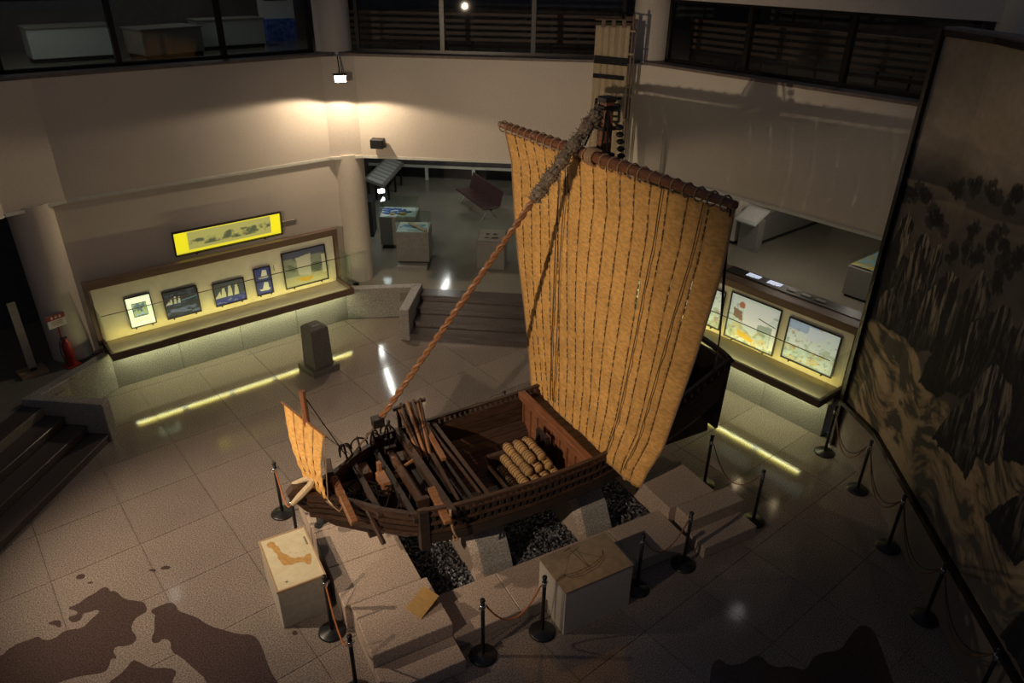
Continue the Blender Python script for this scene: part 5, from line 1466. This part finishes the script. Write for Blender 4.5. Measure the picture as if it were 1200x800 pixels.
for i in range(16):
    a = random.uniform(0, 2*PI); cx_ = random.uniform(0.15, 0.75); cy_ = random.uniform(-0.45, 0.05)*min(1, cx_/0.5)
    MB().tube([(cx_, cy_, 1.36), (cx_+0.12*math.cos(a), cy_+0.12*math.sin(a), 1.42), (cx_+0.24*math.cos(a+0.6), cy_+0.20*math.sin(a+0.6), 1.38), (cx_+0.30*math.cos(a+1.2), cy_+0.2*math.sin(a+1.2), 1.33)], 0.014, 5).build('tarred_rope', M['iron'], ship, smooth=True)
coil((0.28, 0.02, 1.36), 0.13, 4, 'iron', 0.018); coil((0.50, -0.22, 1.32), 0.14, 4, 'iron', 0.018)
# mast and rigging
MX = 3.90
MB().add(*(lambda a, b: ([(MX-a, -a, 1.0), (MX+a, -a, 1.0), (MX+a, a, 1.0), (MX-a, a, 1.0), (MX-b, -b, 5.98), (MX+b, -b, 5.98), (MX+b, b, 5.98), (MX-b, b, 5.98)], [(3,2,1,0),(4,5,6,7),(0,1,5,4),(1,2,6,5),(2,3,7,6),(3,0,4,7)]))(0.105, 0.065)).build('mast', M['woodred'], ship, bevel=0.015)
for z in (5.30, 5.62, 5.86): MB().box(MX-0.10, MX+0.10, -0.10, 0.10, z, z+0.04).build('mast_band', M['iron'], ship)
MB().box(MX-0.085, MX+0.085, -0.085, 0.085, 5.94, 6.0).build('mast_cap', M['wooddark'], ship, bevel=0.01)
for dy in (-0.30, -0.18, 0.18, 0.30):
    MB().tube([(MX-0.02, dy*0.25, 5.90), (MX-0.16, dy, 5.40)], 0.014, 6).build('halyard', M['iron'], ship)
for i in range(5): MB().blob((MX+0.05, -0.22-0.02*i, 5.68-0.08*i), 0.05, 0.05, 0.035, 8, 5).build('rigging_block', M['iron'], ship, smooth=True)
# yard
def yard_pt(y): return (3.62, y, 5.36-0.033*(y-0.0))
YL, YR = 2.22, -2.56
yard = MB().tube([yard_pt(YL), yard_pt(1.2), yard_pt(0.0), yard_pt(-1.3), yard_pt(YR)], [0.042, 0.060, 0.070, 0.060, 0.042], 12).build('yard', M['woodred'], ship, smooth=True)
for i in range(26):
    y = YL-0.12+(YR-YL+0.24)*i/25; p = yard_pt(y)
    r = 0.060 if abs(y) < 1.3 else 0.052
    MB().tube([(p[0]+1.35*r*math.cos(a), p[1]+0.010*math.sin(a*0.5), p[2]-0.012+1.45*r*math.sin(a)) for a in np.linspace(0, 2*PI, 11)], 0.010, 5).build('lashing', M['hemp'], yard, smooth=True)
MB().lathe([(0.092, -0.05), (0.10, 0), (0.092, 0.05)], 14).mesh('x', None)
for i in range(4): MB().tube([(3.62+0.095*math.cos(a), -0.16-0.035*i, 5.365+0.095*math.sin(a)) for a in np.linspace(0, 2*PI, 13)], 0.018, 6).build('lashing', M['hemp'], yard, smooth=True)
MB().tube([yard_pt(0.02), (3.80, 0.02, 5.36)], 0.06, 8).build('parrel', M['iron'], yard)

# sail: strips of cloth laced side by side
def sail_edge(z, near):
    if near: tab = [(1.35, -1.60), (1.6, -1.66), (2.17, -1.90), (3.5, -2.20), (4.72, -2.42), (5.5, -2.50)]
    else: tab = [(1.2, 1.10), (1.4, 1.16), (2.4, 1.38), (3.47, 1.62), (4.84, 1.85), (5.3, 2.12)]
    return cr(tab, z)
NSTR = 16
def sail_pt(f, h):
    """f 0 far edge .. 1 near edge, h 0 foot .. 1 head"""
    yh = 2.10+(-2.46-2.10)*f; zh = yard_pt(yh)[2]-0.075
    zf = 1.37+0.05*f+0.16*math.sin(PI*min(1, f*1.1))*0.25-0.05*f*f
    z = zf+(zh-zf)*h
    y = sail_edge(z, False)*(1-f)+sail_edge(z, True)*f
    belly = 0.30*math.sin(PI*(1-h)**0.8)*math.sin(PI*f)**0.7
    x = 3.62-0.16*belly+0.04*(1-h)
    if f > 0.90: x += 0.11*((f-0.90)/0.10)**1.3*(0.55+0.45*math.sin(PI*h))
    x += 0.014*math.sin(h*7+f*14)
    return (x, y, z)
sail = MB()
sail.tube([sail_pt(0, h) for h in np.linspace(0, 1, 30)], 0.014, 6); sail.tube([sail_pt(1, h) for h in np.linspace(0, 1, 30)], 0.014, 6)
sail.tube([sail_pt(f, 0) for f in np.linspace(0, 1, 40)], 0.014, 6)
sail = sail.build('sail', M['hemp'], ship, label='rope-edged ochre sail of laced cloth strips')
lo_w = rng.uniform(-0.004, 0.004, NSTR+1)
for i in range(NSTR):
    f0, f1 = i/NSTR, (i+1)/NSTR
    nh, nf = 90, 8; vs = []; fs = []
    ph = random.uniform(0, 6); w1 = random.uniform(0.5, 1.0)
    slack = 1.0 if i < 4 else (1.3 if i < 11 else 2.0)
    for j in range(nh+1):
        h = j/nh
        gap0 = 0.0009*(1+0.5*math.sin(j*0.37+i)) + (0.004 if i in (12,) and 0.62 < h < 0.72 else 0)
        gap1 = 0.0009*(1+0.5*math.sin(j*0.31+i*2)) + (0.004 if i == 11 and 0.62 < h < 0.72 else 0)
        for k in range(nf+1):
            u_ = k/nf; f = (f0+gap0)*(1-u_)+(f1-gap1)*u_
            x, y, z = sail_pt(f, h)
            env = math.sin(PI*u_)**0.8
            puff = -0.013*env
            wr = 0.0075*slack*(1.15-h)*env*math.sin(h*75*w1+ph+5.0*abs(u_-0.5)+0.8*math.sin(h*23+ph))
            wr += 0.006*env*math.sin(h*33+ph*2+u_*4)
            x += puff+wr
            if j == 0: z -= 0.028*math.sin(PI*u_)
            vs.append((x, y, z))
    for j in range(nh):
        for k in range(nf):
            a = j*(nf+1)+k; fs.append((a, a+nf+1, a+nf+2, a+1))
    o = MB().add(vs, fs).build('sail_strip', M['sail'], sail, smooth=True)
    sm = o.modifiers.new('thickness', 'SOLIDIFY'); sm.thickness = 0.007; sm.offset = 1
for i in range(1, NSTR):
    mb = MB(); f = i/NSTR
    for j in range(46):
        h = (j+0.5)/46+random.uniform(-0.003, 0.003)
        if (j*7+i*3) % 5 == 0: continue
        p = Vector(sail_pt(f, h)); q = Vector(sail_pt(f+random.uniform(-0.001, 0.001), min(1, h+0.014)))
        mb.beam(p+Vector((-0.004, 0, 0)), q+Vector((-0.004, 0, 0)), 0.012, 0.010, (1, 0, 0))
    o = mb.build('lacing', M['lacing'], sail); o['kind'] = 'stuff'
# ropes hanging down the face of the sail
for f, r in ((0.35, 0.010), (0.385, 0.007), (0.80, 0.007), (0.93, 0.006)):
    pts = []
    for j in range(24):
        h = 1-j/23*(0.96); x, y, z = sail_pt(f-0.10*(1-h)*(1 if f < 0.5 else 0.3), h); pts.append((x-0.05, y, z))
    MB().tube(pts, r, 5).build('hanging_line', M['lacing'], sail, smooth=True)
# sheets from the foot
MB().tube([sail_pt(1, 0.0), (3.95, -1.15, 1.25), (4.3, -0.93, 1.42)], 0.012, 5).build('sheet', M['hemp'], ship)
MB().tube([sail_pt(0, 0.0), (3.9, 1.0, 1.4)], 0.012, 5).build('sheet', M['hemp'], ship)
MB().tube([yard_pt(YR+0.06), (4.6, -1.7, 3.4), (5.6, -0.72, 2.06)], 0.010, 5).build('brace', M['iron'], ship)
MB().tube([yard_pt(YR+0.10), (4.7, -1.6, 3.4), (5.66, -0.70, 2.06)], 0.010, 5).build('brace', M['iron'], ship)

# forestay: frayed thick part, twisted rope, thin tail
fa, fm, fb, fc = Vector((3.80, 0, 5.86)), Vector((2.92, 0, 4.86)), Vector((0.80, 0, 2.34)), Vector((0.08, 0, 1.62))
mb = MB(); nseg = 46
pts = [fa.lerp(fm, i/nseg) for i in range(nseg+1)]
mb.tube(pts, [0.062+0.016*random.random()+0.012*math.sin(i*0.8) if 1 < i < nseg-1 else 0.03 for i in range(nseg+1)], 10)
d = (fm-fa).normalized()
for i in range(520):
    p = fa.lerp(fm, random.random()); a = random.uniform(0, 2*PI); s1_ = Vector((0, 1, 0)); s2_ = d.cross(s1_)
    rad = s1_*math.cos(a)+s2_*math.sin(a); q = p+rad*random.uniform(0.075, 0.115)+d*random.uniform(-0.05, 0.05)
    mb.beam(p+rad*0.05, q, 0.006, 0.006)
mb.build('frayed_stay', M['hempgrey'], ship)
mb = MB(); L_ = (fb-fm).length; d = (fb-fm).normalized(); s1_ = Vector((0, 1, 0)); s2_ = d.cross(s1_)
for st in range(2):
    pts = []
    nn = 260
    for i in range(nn+1):
        a = 2*PI*(i/nn*L_/0.24)+st*PI
        pts.append(fm.lerp(fb, i/nn)+(s1_*math.cos(a)+s2_*math.sin(a))*0.021)
    mb.tube(pts, 0.022, 7)
mb.build('forestay', M['woodlight'], ship, smooth=True)
MB().box(0.72, 0.86, -0.06, 0.06, 2.28, 2.40).build('stay_block', M['iron'], ship)
MB().tube([fb, fb.lerp(fc, 0.5)+Vector((0, 0, -0.02)), fc], 0.012, 6).build('stay_tail', M['lacing'], ship)

# small bow sail
MB().tube([(-0.04, 0.02, 1.5), (-0.06, 0.02, 3.02)], [0.045, 0.036], 8).build('bow_mast', M['woodred'], ship)
A_, B_ = Vector((-0.21, 0.52, 2.60)), Vector((0.05, -0.36, 2.60)); C_, D_2 = Vector((-0.115, 0.14, 1.54)), Vector((0.02, -0.22, 1.56))
MB().tube([A_+(A_-B_)*0.06, B_+(B_-A_)*0.04], 0.016, 8).build('bow_yard', M['woodlight'], ship)
bs = MB(); bs.tube([A_, C_], 0.007, 5); bs.tube([B_, D_2], 0.007, 5)
bs = bs.build('bow_sail', M['hemp'], ship)
nrm = (B_-A_).cross(Vector((0, 0, 1))).normalized()
for i in range(4):
    vs = []; fs = []; nh, nf = 40, 6
    for j in range(nh+1):
        h = j/nh
        for k in range(nf+1):
            f = (i+0.03+0.94*k/nf)/4
            p = A_.lerp(B_, f).lerp(C_.lerp(D_2, f), h)
            p = p + nrm*(0.012*math.sin(PI*k/nf)+0.010*math.sin(h*38+i*2+k)*h+0.06*math.sin(PI*h)*(1 if nrm.x < 0 else -1))
            vs.append(p)
    for j in range(nh):
        for k in range(nf):
            a = j*(nf+1)+k; fs.append((a, a+1, a+nf+2, a+nf+1))
    o = MB().add(vs, fs).build('bow_sail_strip', M['sail'], bs, smooth=True)
    o.modifiers.new('thickness', 'SOLIDIFY').thickness = 0.005
MB().tube([(-0.06, 0.02, 2.98), (0.50, 0.10, 1.58)], 0.007, 5).build('bow_stay', M['iron'], ship)
MB().tube([B_, (0.62, 0.30, 1.55)], 0.004, 5).build('bow_stay', M['iron'], ship)
MB().tube([D_2, (0.06, -0.30, 1.50)], 0.012, 5).build('bow_sheet', M['banner'], ship)

# ------------------------------------------------------------------ things lying on the ship
def ship_pt(x, y, z): return pw(x, 1.7+y, z)
def make_bale(p, rz, label):
    t = thing('straw_bale', label, 'bale', p, PR+rz, 'straw rice bales stacked in the hold')
    return t
prof_b = [(0.0, -0.115), (0.052, -0.112), (0.066, -0.09), (0.070, -0.03), (0.070, 0.03), (0.066, 0.09), (0.052, 0.112), (0.0, 0.115)]
mb = MB(); mb.lathe([(r, z) for r, z in prof_b[1:-1]], 12)
mb.v = [(x, z, y) for x, y, z in mb.v]
BALE = mb.mesh('body', M['straw'], True)
mb = MB()
for yy in (-0.075, -0.025, 0.025, 0.075):
    mb.tube([(0.071*math.cos(a), yy, 0.071*math.sin(a)) for a in np.linspace(0, 2*PI, 13)], 0.006, 4)
BALE_R = mb.mesh('binding', M['lacing'])
rows = ((5, 0.957), (4, 1.091), (3, 1.225), (2, 1.359))
rname = ('bottom', 'second', 'third', 'top'); cname = ('near', 'middle', 'far')
for ri, (cnt, z) in enumerate(rows):
    for li in range(3 if ri < 3 else 2):
        for ci in range(cnt):
            x = 2.53+0.157*ci+0.0785*ri; y = -0.54+0.242*li+0.06*ri
            t = make_bale(ship_pt(x, y+0.01*random.uniform(-1, 1), z), random.uniform(-0.02, 0.02), 'straw rice bale, %s layer of the stack, %s row, %s from the bow' % (rname[ri], cname[li], ('first', 'second', 'third', 'fourth', 'fifth')[ci]))
            new_obj('body', BALE, t); new_obj('binding', BALE_R, t)
# grapnel anchors along the far bow rail
def grapnel(p, rz, tilt, label):
    t = thing('grapnel_anchor', label, 'anchor', p, PR+rz, 'iron grapnels at the bow')
    t.rotation_euler = (tilt, 0, PR+rz)
    MB().tube([(0, 0, 0), (0, 0, 0.42)], 0.014, 6).build('shank', M['iron'], t)
    for i in range(4):
        a = i*PI/2+0.4; c, s_ = math.cos(a), math.sin(a)
        MB().tube([(0, 0, 0.42)]+[(c*0.11*math.sin(q), s_*0.11*math.sin(q), 0.31+0.11*math.cos(q)) for q in np.linspace(0.3, 1.9, 7)], [0.013]*7+[0.004], 6).build('fluke', M['iron'], t, smooth=True)
    MB().tube([(0.03*math.cos(a), 0, -0.03+0.03*math.sin(a)) for a in np.linspace(0, 2*PI, 10)], 0.006, 5).build('ring', M['iron'], t)
grapnel(ship_pt(0.50, 0.52, 1.28), 0.2, -0.25, 'iron grapnel anchor on the far bow rail, nearest the stem')
grapnel(ship_pt(0.74, 0.66, 1.26), 1.0, -0.15, 'iron grapnel anchor on the far bow rail, second from the stem')
grapnel(ship_pt(0.98, 0.74, 1.28), 2.0, -0.2, 'iron grapnel anchor on the far bow rail, below the forestay block')
grapnel(ship_pt(1.16, 0.76, 1.26), 0.5, -0.1, 'iron grapnel anchor on the far bow rail, beside the stowed spars')
